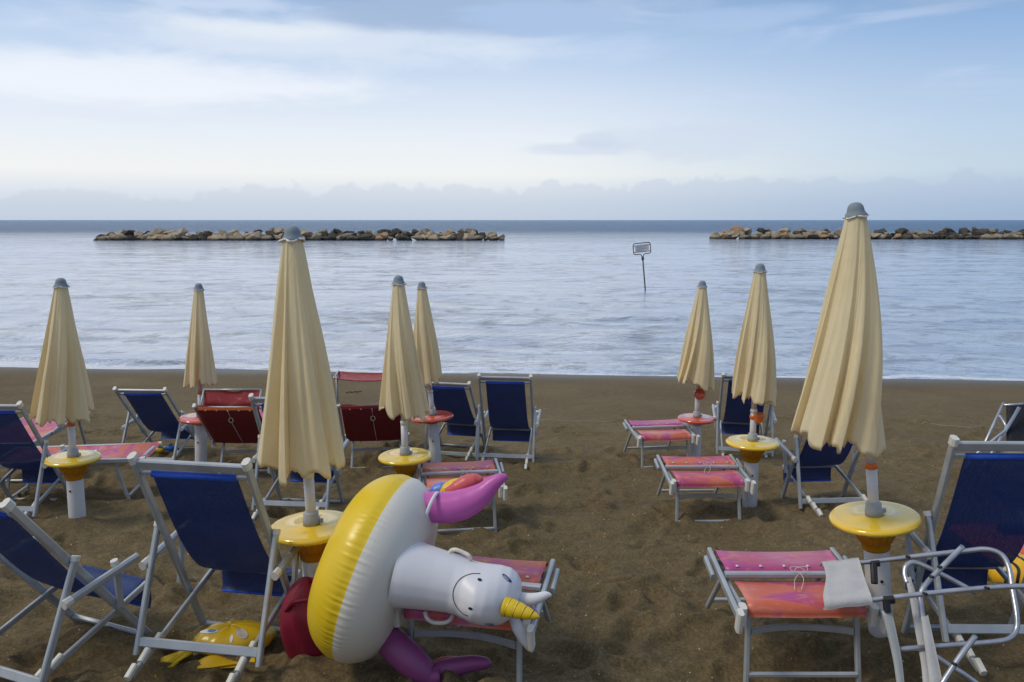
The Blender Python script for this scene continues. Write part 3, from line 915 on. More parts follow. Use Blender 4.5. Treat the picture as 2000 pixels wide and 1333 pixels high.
def canopy_mesh(ztop, zhem, rtop, rhem, off, tw, seed, fold, arch, slope=0.0, nz=46):
    """closed canopy: flaps of cloth lapped one over the next; the vertices run down along the folds"""
    rg = random.Random(seed)
    nf = 8
    edges = [(i + rg.uniform(-.34, .34)) / nf for i in range(nf)]
    ph0 = rg.uniform(0, 1)
    lift = [rg.choice([0, .2, .45, 1.0, .3]) for _ in range(nf)]
    deep = [rg.uniform(.45, 1.25) for _ in range(nf)]
    crease = [rg.uniform(.1, 1.2) for _ in range(nf)]
    drift = [rg.uniform(-.045, .045) for _ in range(nf)]
    us = [0, .05, .1, .16, .22, .28, .34, .40, .46, .52, .58, .63, .67, .70, .73, .755, .775, .79, .80, .81, .825, .845, .87, .90, .935, .97]
    rows = []
    for j in range(nz + 1):
        t = j / nz
        row = []
        R0 = rtop + (rhem - rtop) * (t ** 0.97) * (1 + .05 * math.sin(math.pi * t))
        for i in range(nf):
            e0 = edges[i] + drift[i] * t
            k2 = (i + 1) % nf
            e1 = edges[k2] + drift[k2] * t + (1 if i == nf - 1 else 0)
            for u in us:
                a = .80
                s = (u / a) if u < a else (1 - u) / (1 - a)
                s = s * s * (3 - 2 * s) * .5 + s * .5
                dp = deep[i] if u < a else deep[i] + (deep[k2] - deep[i]) * (u - a) / (1 - a)
                dp = dp if u > .3 else deep[i]
                d = fold * dp * (0.16 + .84 * min(1, t * 1.2))
                q = e0 + (e1 - e0) * u
                ph = q - ph0
                # the free edge of each flap is blown a little over its neighbour
                ph += .020 * t * math.exp(-((u - .80) / .07) ** 2)
                an = 2 * math.pi * ph + tw * t * 3.2
                r = R0 * (1 - d * (1 - s) + .05 * math.sin(2 * math.pi * (3 * q) + seed) * t)
                r += .012 * t * math.sin(4 * t + 5 * u + i * 2.1) * fold + R0 * .07 * math.sin(2 * math.pi * 2 * q + seed * 1.7 + 2.2 * t) * math.sin(math.pi * min(1, t * .8))
                r -= R0 * min(1, 1.6 * t) * (.09 * crease[i] * math.exp(-((u - .30) / .07) ** 2) + .08 * (1.3 - crease[i]) * math.exp(-((u - .56) / .06) ** 2))
                bell = math.sin(math.pi * u)
                zr = zhem + (arch * lift[i] * bell - .030 * s + .014 * math.sin(13 * u + i * 3.7) + .007 * math.sin(31 * u + i)) - slope * math.cos(an)
                z = ztop + (zr - ztop) * t
                row.append((off[0] * t ** 1.15 + r * math.cos(an), off[1] * t + r * math.sin(an), z))
        rows.append(row)
    last = rows[-1]
    rows.append([(off[0] + (p[0] - off[0]) * .95, p[1] * .95, p[2] + .006) for p in last])
    return rows

roots = {}
for U in UMB:
    bx, by = U['base']
    bz = float(zg(np.array(bx), np.array(by)))
    B = Vector((bx, by, bz))
    capp = at(*U['cap'], by)
    L = (capp - B).length
    lean = math.atan2(capp.x - bx, capp.z - bz)
    rot = (0, lean, 0)
    Mi = (Matrix.Translation(B) @ Matrix.Rotation(lean, 4, 'Y')).inverted()
    th = U['th']
    colr = U['col']
    # ---- table on its post
    T = thing('umbrella_table', B, U['tlabel'], 'table', 'plastic tables round the umbrella posts', rot)
    rpost = .056
    MB().lathe([(rpost + .004, -.35), (rpost + .002, .1), (rpost, th - .05), (rpost * .9, th - .04)], 28).build('post', M['post'], T)
    MB().lathe([(0, .0), (.007, .0), (.008, .004), (0, .005)], 10).build('bolt_hole', M['black'], T, loc=(-.008, -rpost - .001, th * .52)).rotation_euler = (R(90), 0, 0)
    rt = dict(U3=.188, U8=.192, U5=.208, U7=.215).get(U['k'], .202)
    prof = [(.035, th + .004), (.06, th + .004), (.065, th - .001), (rt - .03, th + .004), (rt - .012, th + .003), (rt, th - .008), (rt, th - .018),
            (rt - .008, th - .027), (rt - .03, th - .030), (.09, th - .029)]
    MB().lathe(list(reversed(prof)), 56).build('table_top', M[colr], T)
    if colr == 'yellow':
        fl = lambda a, z: .055 * abs(math.sin(9 * a)) ** .5 * (1 if z > -.125 else .25)
        MB().lathe([(.060, -.165), (.064, -.155), (.066, -.125), (.074, -.12), (.094, -.075), (.112, -.034), (.105, -.030)], 144, center=(0, 0, th), flute=fl).build('funnel', M['amber'], T)
    else:
        MB().lathe([(.058, -.075), (.062, -.07), (.07, -.062), (.115, -.045), (.16, -.031), (.12, -.030)], 40, center=(0, 0, th)).build('funnel', M['red'], T)
    MB().lathe([(.032, .002), (.040, .004), (.040, .035), (.036, .04), (.036, .062), (.031, .066), (.027, .068)], 24, center=(0, 0, th)).build('collar', M['grey_plastic'], T)
    MB().bar((.040, 0, th + .02), (.055, 0, th + .02), .018, .022, (0, 1, 0)).build('clamp_screw', M['grey_plastic'], T)
    # ---- umbrella
    Um = thing('beach_umbrella', B + Matrix.Rotation(lean, 3, 'Y') @ Vector((0, 0, th)), U['label'], 'umbrella', 'closed cream beach umbrellas', rot)
    zt = L - th - .005
    hl, hr, hy = U['hem']
    A1, A2 = Mi @ at(hl, hy, by), Mi @ at(hr, hy, by)
    hz = (A1.z + A2.z) / 2 - th
    rh = (A2.x - A1.x) / 2
    offx = (A1.x + A2.x) / 2
    zs = .24
    MB().tube([(0, 0, .0), (0, 0, zs)], .0245, 18).build('lower_tube', M['post'], Um)
    MB().tube([(0, 0, zs), (0, 0, zt - .04)], .021, 18).build('pole', M['pole'], Um)
    if U['k'] in ('U2', 'U3', 'U6'):
        MB().lathe([(.022, 0), (.0275, .002), (.0275, .028), (.022, .03)], 20, center=(0, 0, zs - .006)).build('band', M['orange_strap'], Um)
    else:
        MB().lathe([(.022, 0), (.0265, .002), (.0265, .028), (.022, .03)], 20, center=(0, 0, zs - .006)).build('band', M['cap'], Um)
    rc = .052
    rows = canopy_mesh(zt - .052, hz, .041, rh * 1.05, (offx, -.02), U['tw'], U['seed'], U['fold'], U['arch'], dict(U2=.06, U8=.05, U5=.03, U3=.02, U4=.03).get(U['k'], 0.0))
    can = MB().grid(rows, closed=True).build('canopy', M['cream'], Um)
    cap = MB().lathe([(.050, -.055), (.049, -.050), (.044, -.041), (.0375, -.032), (.036, -.022), (.032, -.008), (.023, .003), (.011, .008), (0, .009)], 32, center=(0, 0, zt - .012)).build('cap', M['grey_cap'], Um)
    rgx = random.Random(U['seed'])
    tr_ = []
    fl_ = .007 if U['k'] == 'U1' else .004
    for k in range(64):
        a = 2 * math.pi * k / 64
        rr2 = .050 + fl_ * math.sin(5 * a + U['seed']) + fl_ * .5 * math.sin(11 * a)
        zz = zt - .067 + fl_ * .8 * math.sin(4 * a + 1 + U['seed'])
        tr_.append((rr2 * math.cos(a), rr2 * math.sin(a), zz))
    MB().tube(tr_, (.0040 if U['k'] != 'U1' else .0055), 8, closed=True).build('trim', M['trim'], cap)
    roots[U['k']] = (Um, can, B, lean, th, hz)

# red sun printed on one canopy
Um, can, B, lean, th, hz = roots['U6']
bpy.context.view_layer.update()
def bvh_of(o):
    me = o.data
    mw = o.matrix_world
    return BVHTree.FromPolygons([mw @ v.co for v in me.vertices], [tuple(p.vertices) for p in me.polygons])
def stick(bv, px, py, lift=.0015):
    o_ = Vector((0, 0, H))
    loc, nor, idx, dd = bv.ray_cast(o_, ray(px, py))
    if loc is None:
        return None
    if nor.dot(ray(px, py)) > 0: nor = -nor
    return loc + nor * lift
bv = bvh_of(can)
sun_m = MB()
for (f, r0, n_) in ((0, 5.2, 20),):
    ring = []
    for k in range(48):
        a = 2 * math.pi * k / 48
        rr2 = 9.5 if k % 4 == 0 else 5.6 if k % 4 in (1, 3) else 4.8
        ring.append(stick(bv, 396 + rr2 * math.cos(a), 740 + rr2 * math.sin(a), .003))
    cpt = stick(bv, 396, 740, .003)
    if all(ring) and cpt:
        sun_m.add([cpt] + ring, [(0, 1 + k, 1 + (k + 1) % 48) for k in range(48)], 0, False)
if sun_m.v:
    iv = can.matrix_world.inverted()
    sun_m.v = [tuple(iv @ Vector(p)) for p in sun_m.v]
    sun_m.build('sun_emblem', plain('red_print', (0.50, 0.03, 0.03), 0.7, 0.1, 30), can)

# ashtrays clipped to two poles
Um, can, B, lean, th, hz = roots['U8']
pt = at(1366, 770, B.y - .035)
a_ = thing('ashtray', pt, 'round red ashtray clipped to the pole under the umbrella hem', 'ashtray', rot=(R(80), 0, R(8)))
MB().lathe([(0, -.028), (.040, -.026), (.053, -.016), (.057, .0), (.060, .012), (.054, .014), (.050, .004), (.030, -.004), (0, -.006)], 28).build('cup', M['red'], a_)
MB().bar((0, -.02, -.02), (0, -.055, -.04), .03, .012).build('clip', M['red'], a_)
Um, can, B, lean, th, hz = roots['U5']
pt = at(1482, 816, B.y - .03)
a_ = thing('ashtray', pt, 'orange cup ashtray clipped to the pole above a yellow table', 'ashtray')
MB().lathe([(0, -.040), (.022, -.040), (.036, -.020), (.043, .012), (.043, .034), (.038, .034), (.034, .006), (0, -.004)], 24).build('cup', M['orange_strap'], a_)
MB().lathe([(.024, -.014), (.028, -.014), (.028, .014), (.024, .014)], 20, center=(at(1471, 816, B.y).x - pt.x, .03, -.002)).build('clip', M['orange_strap'], a_)

# ------------------------------------------------------------------ blue deck chairs
SH = dict(LA=1.10, sC=.62, LC=.545, sB=.235, LBf=.18, LBr=.53, wA=.262, wB=.226, wC=.289)
def deck_chair(x, y, yaw, al, be, ga, label, sag=.0, group='blue deck chairs'):
    z = float(zg(np.array(x), np.array(y)))
    t = thing('deck_chair', (x, y, z), label, 'deck chair', group, (0, 0, -yaw))
    S = SH
    V = lambda v, p: Vector((v, p[0], p[1]))      # local: x = side, y = forward, z = up
    d = (-math.cos(al), math.sin(al))
    P2 = lambda o, dd, s: (o[0] + dd[0] * s, o[1] + dd[1] * s)
    A0 = (0, 0)
    At = P2(A0, d, S['LA'])
    pc = P2(A0, d, S['sC'] * S['LA'])
    pb = P2(A0, d, S['sB'] * S['LA'])
    e = (math.cos(be), math.sin(be))
    Bf, Br = P2(pb, e, S['LBf']), P2(pb, e, -S['LBr'])
    g = (-math.sin(ga), -math.cos(ga))
    Cb = P2(pc, g, S['LC'])
    Ct = P2(pc, g, -.02)
    X = (1, 0, 0)
    for s in (-1, 1):
        w = s * S['wA']
        r = MB().bar(V(w, P2(A0, d, -.06)), V(w, At), .024, .036, X).build('back_rail', M['alu'], t)
        cp = MB().bar(V(w, P2(At, d, -.015)), V(w, P2(At, d, .022)), .032, .047, X, ch=.3)
        cp.build('end_cap', M['cap'], r)
        for q in (S['sC'] * S['LA'] - .03, S['sB'] * S['LA'] + .03):
            c0 = V(w + s * .008, P2(A0, d, q))
            MB().tube([c0, c0 + Vector((s * .008, 0, 0))], .007, 8).build('bolt', M['grey_plastic'], r)
        w = s * S['wB']
        r = MB().bar(V(w, Br), V(w, P2(Bf, e, .012)), .018, .029, X).build('seat_rail', M['alu'], t)
        # notched plastic rest at the rear end
        nn = (-e[1], e[0])
        nb = MB()
        for k in range(3):
            p0 = P2(P2(Br, e, -.03 + .095 * k), nn, .014 - .004 * k)
            p1 = P2(P2(Br, e, .035 + .095 * k), nn, .026 - .004 * k)
            nb.bar(V(w, p0), V(w, p1), .026, .030, X)
        nb.build('notch_block', M['cap'], r)
        w = s * S['wC']
        r = MB().bar(V(w, Ct), V(w, Cb), .022, .032, X).build('support_leg', M['alu'], t)
        cpm = MB().bar(V(w, P2(pc, g, -.032)), V(w, P2(pc, g, -.008)), .030, .042, X, ch=.35)
        cpm.build('end_cap', M['cap'], r)
        w = s * (S['wC'] + .029)
        ar = P2(pc, g, .155)
        af = (ar[0] + .365, ar[1] + .055)
        am = (ar[0] + .265, ar[1] + .040)
        r = MB().bar(V(w, ar), V(w, af), .030, .036, X, ch=.3).build('armrest', M['alu'], t)
        u_ = Vector((0, -.988, -.149))
        MB().bar(V(w, ar) - u_ * .012, V(w, ar) + u_ * .028, .034, .042, X, ch=.35).build('end_cap', M['cap'], r)
        ap = P2(A0, d, .29 * S['LA'])
        w2 = s * (S['wC'] + .004)
        r2 = MB().bar(V(w2, (am[0], am[1] + .02)), V(w2, ap), .022, .030, X).build('arm_post', M['alu'], t)
        MB().bar(V(w2, (am[0] - .003, am[1] + .012)), V(w2, (am[0] - .008, am[1] + .036)), .028, .036, X, ch=.35).build('end_cap', M['cap'], r2)
    n_ = (math.sin(al), math.cos(al))
    wi = S['wA'] - .013
    MB().bar(V(-wi, P2(At, d, -.022)), V(wi, P2(At, d, -.022)), .045, .024, (0, d[0], d[1])).build('top_bar', M['alu'], t)
    dw = P2(At, d, -.075)
    rd = MB().bar(V(-wi, dw), V(wi, dw), .014, .022, (0, n_[0], n_[1])).build('cloth_rod', M['alu'], t)
    MB().bar(V(-wi, P2(A0, d, .012)), V(wi, P2(A0, d, .012)), .030, .024, (0, d[0], d[1])).build('ground_bar', M['alu'], t)
    MB().bar(V(-S['wB'] + .01, Bf), V(S['wB'] - .01, Bf), .030, .022, (0, e[0], e[1])).build('seat_bar', M['alu'], t)
    cb = P2(Cb, g, -.055)
    MB().bar(V(-S['wC'] + .012, cb), V(S['wC'] - .012, cb), .042, .022, (0, g[0], g[1])).build('support_bar', M['alu'], t)
    # sling: from the cloth rod down to the seat bar, over it, and a hanging flap
    T0 = P2(dw, n_, -.002)
    Bt = (Bf[0] - .004, Bf[1] + .019)
    ct = (Bf[0] - .20, Bf[1] + .030 - sag * 1.7)
    ct0 = P2(T0, d, -.46)
    prof = []
    for k in range(25):
        q = k / 24
        a = (1 - q) ** 3; b2 = 3 * (1 - q) ** 2 * q; c2 = 3 * (1 - q) * q * q; d2 = q ** 3
        prof.append((a * T0[0] + b2 * ct0[0] + c2 * ct[0] + d2 * Bt[0], a * T0[1] + b2 * ct0[1] + c2 * ct[1] + d2 * Bt[1]))
    fl = [(Bf[0] + .020, Bf[1] + .014), (Bf[0] + .034, Bf[1] - .01), (Bf[0] + .042, Bf[1] - .06), (Bf[0] + .040, Bf[1] - .11), (Bf[0] + .030, Bf[1] - .14)]
    prof += fl
    rows = []
    rg = random.Random(int(x * 1000))
    for k, p in enumerate(prof):
        q = min(1, k / 24)
        hwid = .198 + .012 * q
        row = []
        for j in range(13):
            v = -1 + 2 * j / 12
            sagm = -.020 * (1 - v * v) * math.sin(math.pi * q) if k < 24 else 0
            row.append(V(v * hwid, (p[0] - sagm * -.5 * -1, p[1] + sagm)))
        rows.append(row)
    sl = MB().sheet(rows, .003).build('sling', M['mesh'], t)
    hm = MB().tube([V(-.195, P2(dw, n_, -.003)), V(.195, P2(dw, n_, -.003))], .0165, 12)
    hm.build('hem', M['blue_hem'], sl)
    MB().tube([V(-.205, fl[-1]), V(.205, fl[-1])], .007, 8).build('flap_hem', M['blue_hem'], sl)
    return t

CH = {
 'D2': (-1.294, 3.712, .165, 1.146, .262, .40, 'blue deck chair seen from behind over the yellow fish float', .0),
 'D1': (-2.005, 3.732, .386, .945, .29, .415, 'blue deck chair cut by the left frame edge, nearest, reclined low', .10),
 'D7': (-.015, 8.374, .114, 1.09, .331, .295, 'right one of the two blue deck chairs standing together by the sea', .0),
 'D10': (2.251, 3.757, .021, 1.30, .235, .454, 'large blue deck chair behind the grey tubular folding chair', .0),
 'D8': (2.615, 8.853, .188, 1.056, .422, .346, 'far blue deck chair between the umbrellas with the two ashtrays', .0),
 'D3': (-3.871, 6.306, .03, 1.034, .30, .403, 'blue deck chair with pink showing through its mesh, beside the leftmost umbrella', .03),
 'D9': (2.538, 6.474, -.073, 1.142, .237, .267, 'blue deck chair half behind the tallest leaning umbrella', .0),
 'D6': (-.560, 8.90, .221, .932, .312, .205, 'left one of the two blue deck chairs standing together by the sea', .0),
 'D4': (-3.746, 8.668, .06, .86, .33, .52, 'blue deck chair in the far left row with small beach toys under it', .09),
 'D5': (-1.661, 6.329, .085, 1.117, .283, .366, 'blue deck chair mostly hidden behind the big umbrella by the unicorn', .06),
}
for k, (x, y, yaw, al, be, ga, lab, sag) in CH.items():
    deck_chair(x, y, yaw, al, be, ga, lab, sag)

# ------------------------------------------------------------------ loungers
def u_leg(parent, w, top, bot, curved=None, name='leg_frame'):
    """U shaped leg: top/bottom = (forward, up)"""
    m = MB()
    for s in (-1, 1):
        m.bar((s * (w + .012), bot[0], bot[1] - .03), (s * w, top[0], top[1]), .022, .026, (1, 0, 0))
    m.bar((-w - .002, bot[0], bot[1] + .006), (w + .002, bot[0], bot[1] + .006), .020, .022, (0, 0, 1))
    o = m.build(name, M['alu'], parent)
    if curved:
        f = curved
        py, pz = bot[0] + (top[0] - bot[0]) * f, bot[1] + (top[1] - bot[1]) * f
        cm = MB()
        pts_ = []
        for k in range(13):
            v = -1 + 2 * k / 12
            pts_.append((v * (w - .008), py + .075 * (1 - v * v), pz - .018 * (1 - v * v)))
        for a, b_ in zip(pts_[:-1], pts_[1:]):
            cm.bar(a, b_, .030, .014, (0, 0, 1), cap=True)
        cm.build('curved_brace', M['alu'], o)
    return o

def cloth_panel(w, prof, mat, parent, name='cloth', belly=.012, th=.004):
    rows = []
    for (yy, zz) in prof:
        rows.append([(-w + 2 * w * j / 14, yy, zz - belly * (1 - (-1 + 2 * j / 14) ** 2)) for j in range(15)])
    return MB().sheet(rows, th).build(name, mat, parent)

def folded_lounger(x, y, yaw, label, clothA, clothB, w=.285, dep=.475, h=.338, bow=True, tilt=0.0, far_h=.008):
    z = float(zg(np.array(x), np.array(y)))
    t = thing('folded_lounger', (x, y, z), label, 'lounger', 'pink loungers folded into low tables', (tilt, 0, -yaw))
    X = (1, 0, 0)
    m = MB()
    for s in (-1, 1):
        m.bar((s * (w - .012), .0, h - .03), (s * (w - .012), dep, h - .02), .024, .032, X)
    m.bar((-w + .02, .012, h - .03), (w - .02, .012, h - .03), .024, .028, (0, 1, 0))
    m.bar((-w + .02, dep - .012, h - .02), (w - .02, dep - .012, h - .02), .024, .028, (0, 1, 0))
    m.build('seat_frame', M['alu'], t)
    # near panel rolls round the front bar
    pr = [(.245, h - .012), (.21, h - .002), (.16, h + .004), (.08, h + .004), (.035, h + .002), (.006, h - .004), (-.008, h - .020), (-.012, h - .038), (-.008, h - .056)]
    c1 = cloth_panel(w - .035, pr, clothA, t, 'seat_cloth', .005)
    # folded back rest lies on top, sloping up to the far edge
    zb = lambda yy: h + .006 + far_h * (yy - .0) / dep
    for s in (-1, 1):
        r = MB().bar((s * (w + .020), -.075, h - .030), (s * (w + .012), dep + .02, zb(dep) + .014), .022, .036, X).build('back_rail', M['alu'], t)
        bk = MB()
        bk.bar((s * (w + .020), -.085, h + .005), (s * (w + .020), -.060, h - .090), .026, .046, X, ch=.3)
        bk.bar((s * (w - .008), -.020, h - .0), (s * (w - .008), -.010, h - .085), .030, .052, X, ch=.25)
        bk.build('bracket', M['cap'], r)
        hd = MB().bar((s * (w + .046), dep - .05, zb(dep) + .004), (s * (w + .046), dep - .20, h - .01), .020, .034, X, ch=.3)
        hd.build('hinge_arm', M['alu'], r)
    bar_y = .25
    MB().bar((-w + .0, bar_y, zb(bar_y) + .006), (w - .0, bar_y, zb(bar_y) + .006), .026, .034, (0, 0, 1)).build('middle_bar', M['alu'], t)
    pr = [(bar_y + .028, zb(bar_y) - .004), (bar_y + .040, zb(bar_y) + .022), (bar_y + .09, zb(bar_y + .09) + .024), (.36, zb(.36) + .020), (.42, zb(.42) + .022), (dep - .01, zb(dep) + .026), (dep + .014, zb(dep) + .016), (dep + .016, zb(dep) - .006)]
    c2 = cloth_panel(w - .012, pr, clothB, t, 'back_cloth', .008)
    for k in range(5):
        bx_ = -w + .07 + k * (2 * w - .14) / 4
        MB().lathe([(0, -.003), (.0075, -.002), (.0075, .003), (0, .005)], 10, center=(bx_, bar_y + .046, zb(bar_y) + .027)).build('snap_button', M['cap'], c2)
    if bow:
        cpts = lambda *a: [Vector(p) for p in a]
        bx0, by0, bz0 = .05, bar_y - .02, zb(bar_y) + .026
        bw = MB()
        for sgn in (-1, 1):
            lp = [(bx0, by0, bz0)] + [(bx0 + sgn * .030 * math.sin(q) + .01 * sgn * (1 - math.cos(q)), by0 + .010 * (1 - math.cos(q)), bz0 + .010 * (1 - math.cos(q))) for q in (.6, 1.3, 2.2, 3.0, 4.0, 5.0, 5.8)] + [(bx0, by0, bz0)]
            bw.tube(spline(lp, 3), .0015, 6, cap=True)
            bw.tube(spline([(bx0, by0, bz0), (bx0 + sgn * .02 - .02, by0 - .05, bz0 - .012), (bx0 + sgn * .015 - .05, by0 - .12, h + .010)], 5), .0015, 6)
        bw.build('bow', M['cord'], t)
    u_leg(t, w - .055, (.05, h - .03), (.0, .0), .62)
    u_leg(t, w - .055, (dep - .06, h - .03), (dep + .22, .0))
    return t

folded_lounger(1.49, 5.77, -.02, 'orange pink folded lounger with a bow, in front of the umbrella with the cup ashtray', M['batik'], M['batik'], w=.285)
folded_lounger(1.56, 7.82, -.12, 'smaller pink folded lounger beside the far red table', M['batik'], M['magenta'], w=.285, bow=False)
folded_lounger(-.36, 5.50, -.13, 'pink folded lounger behind the rainbow wing of the float', M['batik'], M['batik'], w=.285)
folded_lounger(1.275, 3.235, -.0, 'magenta folded lounger under the grey canvas of the tubular chair', M['batik'], M['magenta'], w=.29)
folded_lounger(-.210, 3.13, .22, 'pink folded lounger with the unicorn head lying on it', M['batik'], M['batik'], w=.29, bow=False)

def raised_lounger(x, y, yaw, label, shade, w=.285):
    z = float(zg(np.array(x), np.array(y)))
    t = thing('sun_lounger', (x, y, z), label, 'lounger', None, (0, 0, -yaw))
    X = (1, 0, 0)
    h = .33
    m = MB()
    for s in (-1, 1):
        m.bar((s * w, -.08, h - .02), (s * w, 1.18, h + .015), .024, .034, X)
    m.bar((-w, 1.17, h + .015), (w, 1.17, h + .015), .024, .030, (0, 1, 0))
    m.bar((-w, .0, h - .02), (w, .0, h - .02), .024, .028, (0, 1, 0))
    m.build('seat_frame', M['alu'], t)
    cloth_panel(w - .02, [(.02, h + .0), (.2, h - .01), (.5, h - .02), (.9, h - .005), (1.15, h + .03), (1.19, h + .02)], M['batik'], t, 'seat_cloth', .02)
    tp = (-.36, h + .395)
    for s in (-1, 1):
        r = MB().bar((s * (w + .026), .06, h - .09), (s * (w + .026), tp[0], tp[1]), .022, .034, X).build('back_rail', M['alu'], t)
        MB().bar((s * (w + .026), tp[0] - .004, tp[1] + .002), (s * (w + .026), tp[0] - .022, tp[1] + .022), .030, .044, X, ch=.3).build('end_cap', M['cap'], r)
        MB().bar((s * (w + .03), .02, h + .01), (s * (w + .03), .055, h - .10), .034, .046, X, ch=.3).build('bracket', M['cap'], r)
    MB().bar((-w - .01, tp[0], tp[1] - .006), (w + .01, tp[0], tp[1] - .006), .026, .026, (0, 0, 1)).build('top_bar', M['alu'], t)
    bc = cloth_panel(w - .0, [(tp[0] + .012, tp[1] - .016), (tp[0] + .004, tp[1] + .014), (tp[0] - .022, tp[1] + .004), (tp[0] - .022, tp[1] - .03), (-.24, h + .20), (-.10, h + .055), (-.03, h - .015), (.0, h - .045)], M['reverse'], t, 'back_cloth', .008)
    hm = MB().bar((-w + .01, tp[0] - .028, tp[1] - .012), (w - .01, tp[0] - .028, tp[1] - .012), .026, .006, (0, 0, 1)).build('top_hem', M['orange_strap'] if not shade else M['crimson'], bc)
    for k in range(5):
        MB().lathe([(0, -.004), (.006, -.003), (.006, .003), (0, .004)], 8, center=(-w + .08 + k * (2 * w - .16) / 4, tp[0] - .030, tp[1] - .028)).build('snap_button', M['cap'], bc)
    cd = MB()
    cd.tube([(.0, tp[0] - .03, tp[1] - .03), (.002, tp[0] + .03, tp[1] - .11)], .0028, 6)
    rg_ = []
    for k in range(20):
        a = 2 * math.pi * k / 20
        rg_.append((.002 + .020 * math.cos(a), tp[0] + .036, tp[1] - .135 + .022 * math.sin(a)))
    cd.tube(rg_, .0032, 6, closed=True)
    cd.tube([(.002, tp[0] + .045, tp[1] - .157), (.01, -.12, h + .03), (.02, -.02, h - .08)], .002, 5)
    cd.build('pull_cord', M['cord'], t)
    u_leg(t, w - .05, (.14, h - .02), (-.02, .0), .55)
    u_leg(t, w - .05, (.98, h - .02), (1.08, .0))
    return t, tp, h

t, tp, h = raised_lounger(-2.62, 7.55, .0, 'crimson lounger with raised back and white ring pull', False)
# its sun shade is folded down along the seat side of the back rest
sh = MB()
rows = []
for (yy, zz) in ((-.30, .70), (-.27, .76), (-.25, .82), (-.235, .855)):
    rows.append([(-.262 + .524 * j / 10, yy, zz + .012 * math.sin(j * .9)) for j in range(11)])
s_ = MB().sheet(rows, .005).build('sun_shade', M['crimson'], t)
f_ = MB()
for s in (-1, 1):
    f_.tube([(s * .268, -.355, .70), (s * .268, -.235, .862)], .009, 8)
f_.tube([(-.268, -.235, .862), (.268, -.235, .862)], .009, 8)
f_.build('shade_rod', M['alu'], s_)

t, tp, h = raised_lounger(-1.36, 7.72, -.10, 'crimson lounger with its sun shade raised on two posts', True)
rows = []
for i in range(9):
    q = i / 8
    yy = tp[0] - .20 + .36 * q
    zz = 1.03 - .030 * math.sin(math.pi * q)
    rows.append([(-.32 + .64 * j / 12, yy, zz - .028 * (1 - (-1 + 2 * j / 12) ** 2)) for j in range(13)])
s_ = MB().sheet(rows, .006).build('sun_shade', M['crimson'], t)
for s in (-1, 1):
    f_ = MB()
    f_.tube([(s * .318, tp[0] - .01, tp[1] - .01), (s * .318, tp[0] - .02, 1.03)], .011, 8)
    f_.tube([(s * .322, tp[0] - .20, 1.032), (s * .322, tp[0] + .16, 1.032)], .009, 8)
    f_.build('shade_post', M['alu'], s_)

# two loungers lying flat at the far left
def flat_lounger(x, y, yaw, label, ln, w, h, zend=0.0, legs=(.15, .9)):
    z = float(zg(np.array(x), np.array(y)))
    t = thing('sun_lounger', (x, y, z), label, 'lounger', None, (0, 0, -yaw))
    X = (1, 0, 0)
    m = MB()
    for s in (-1, 1):
        m.bar((s * w, 0, h), (s * w, ln, h + zend), .026, .040, X)
    for yy, zz in ((0.012, h), (ln - .012, h + zend)):
        m.bar((-w, yy, zz), (w, yy, zz), .030, .034, (0, 0, 1))
    m.build('seat_frame', M['alu'], t)
    cm = MB()
    for s in (-1, 1):
        cm.bar((s * w, ln - .01, h + zend + .002), (s * w, ln + .028, h + zend + .003), .034, .046, X, ch=.3)
    cm.build('end_cap', M['cap'], t)
    cloth_panel(w - .01, [(.01, h + .012), (ln * .25, h + .014 + zend * .25), (ln * .5, h + .012 + zend * .5), (ln * .75, h + .014 + zend * .75), (ln, h + .024 + zend), (ln + .015, h + zend + .006)], M['batik'], t, 'seat_cloth', .018)
    for q in legs:
        u_leg(t, w - .05, (ln * q, h - .01), (ln * q + (.10 if q > .5 else -.05), 0))
    MB().bar((w + .024, ln * .30, h + .02), (w + .024, ln * .72, h + .09 + zend), .020, .030, X).build('side_stay', M['alu'], t)
    return t
flat_lounger(-4.32, 6.52, 1.44, 'flat pink lounger reaching out behind the leftmost yellow table', 1.20, .23, .33, legs=(.12, .80))
flat_lounger(-4.60, 6.95, -.03, 'pink lounger seen past the leftmost umbrella hem, pointing to the sea', 1.02, .27, .36, zend=.03, legs=(.1, .92))

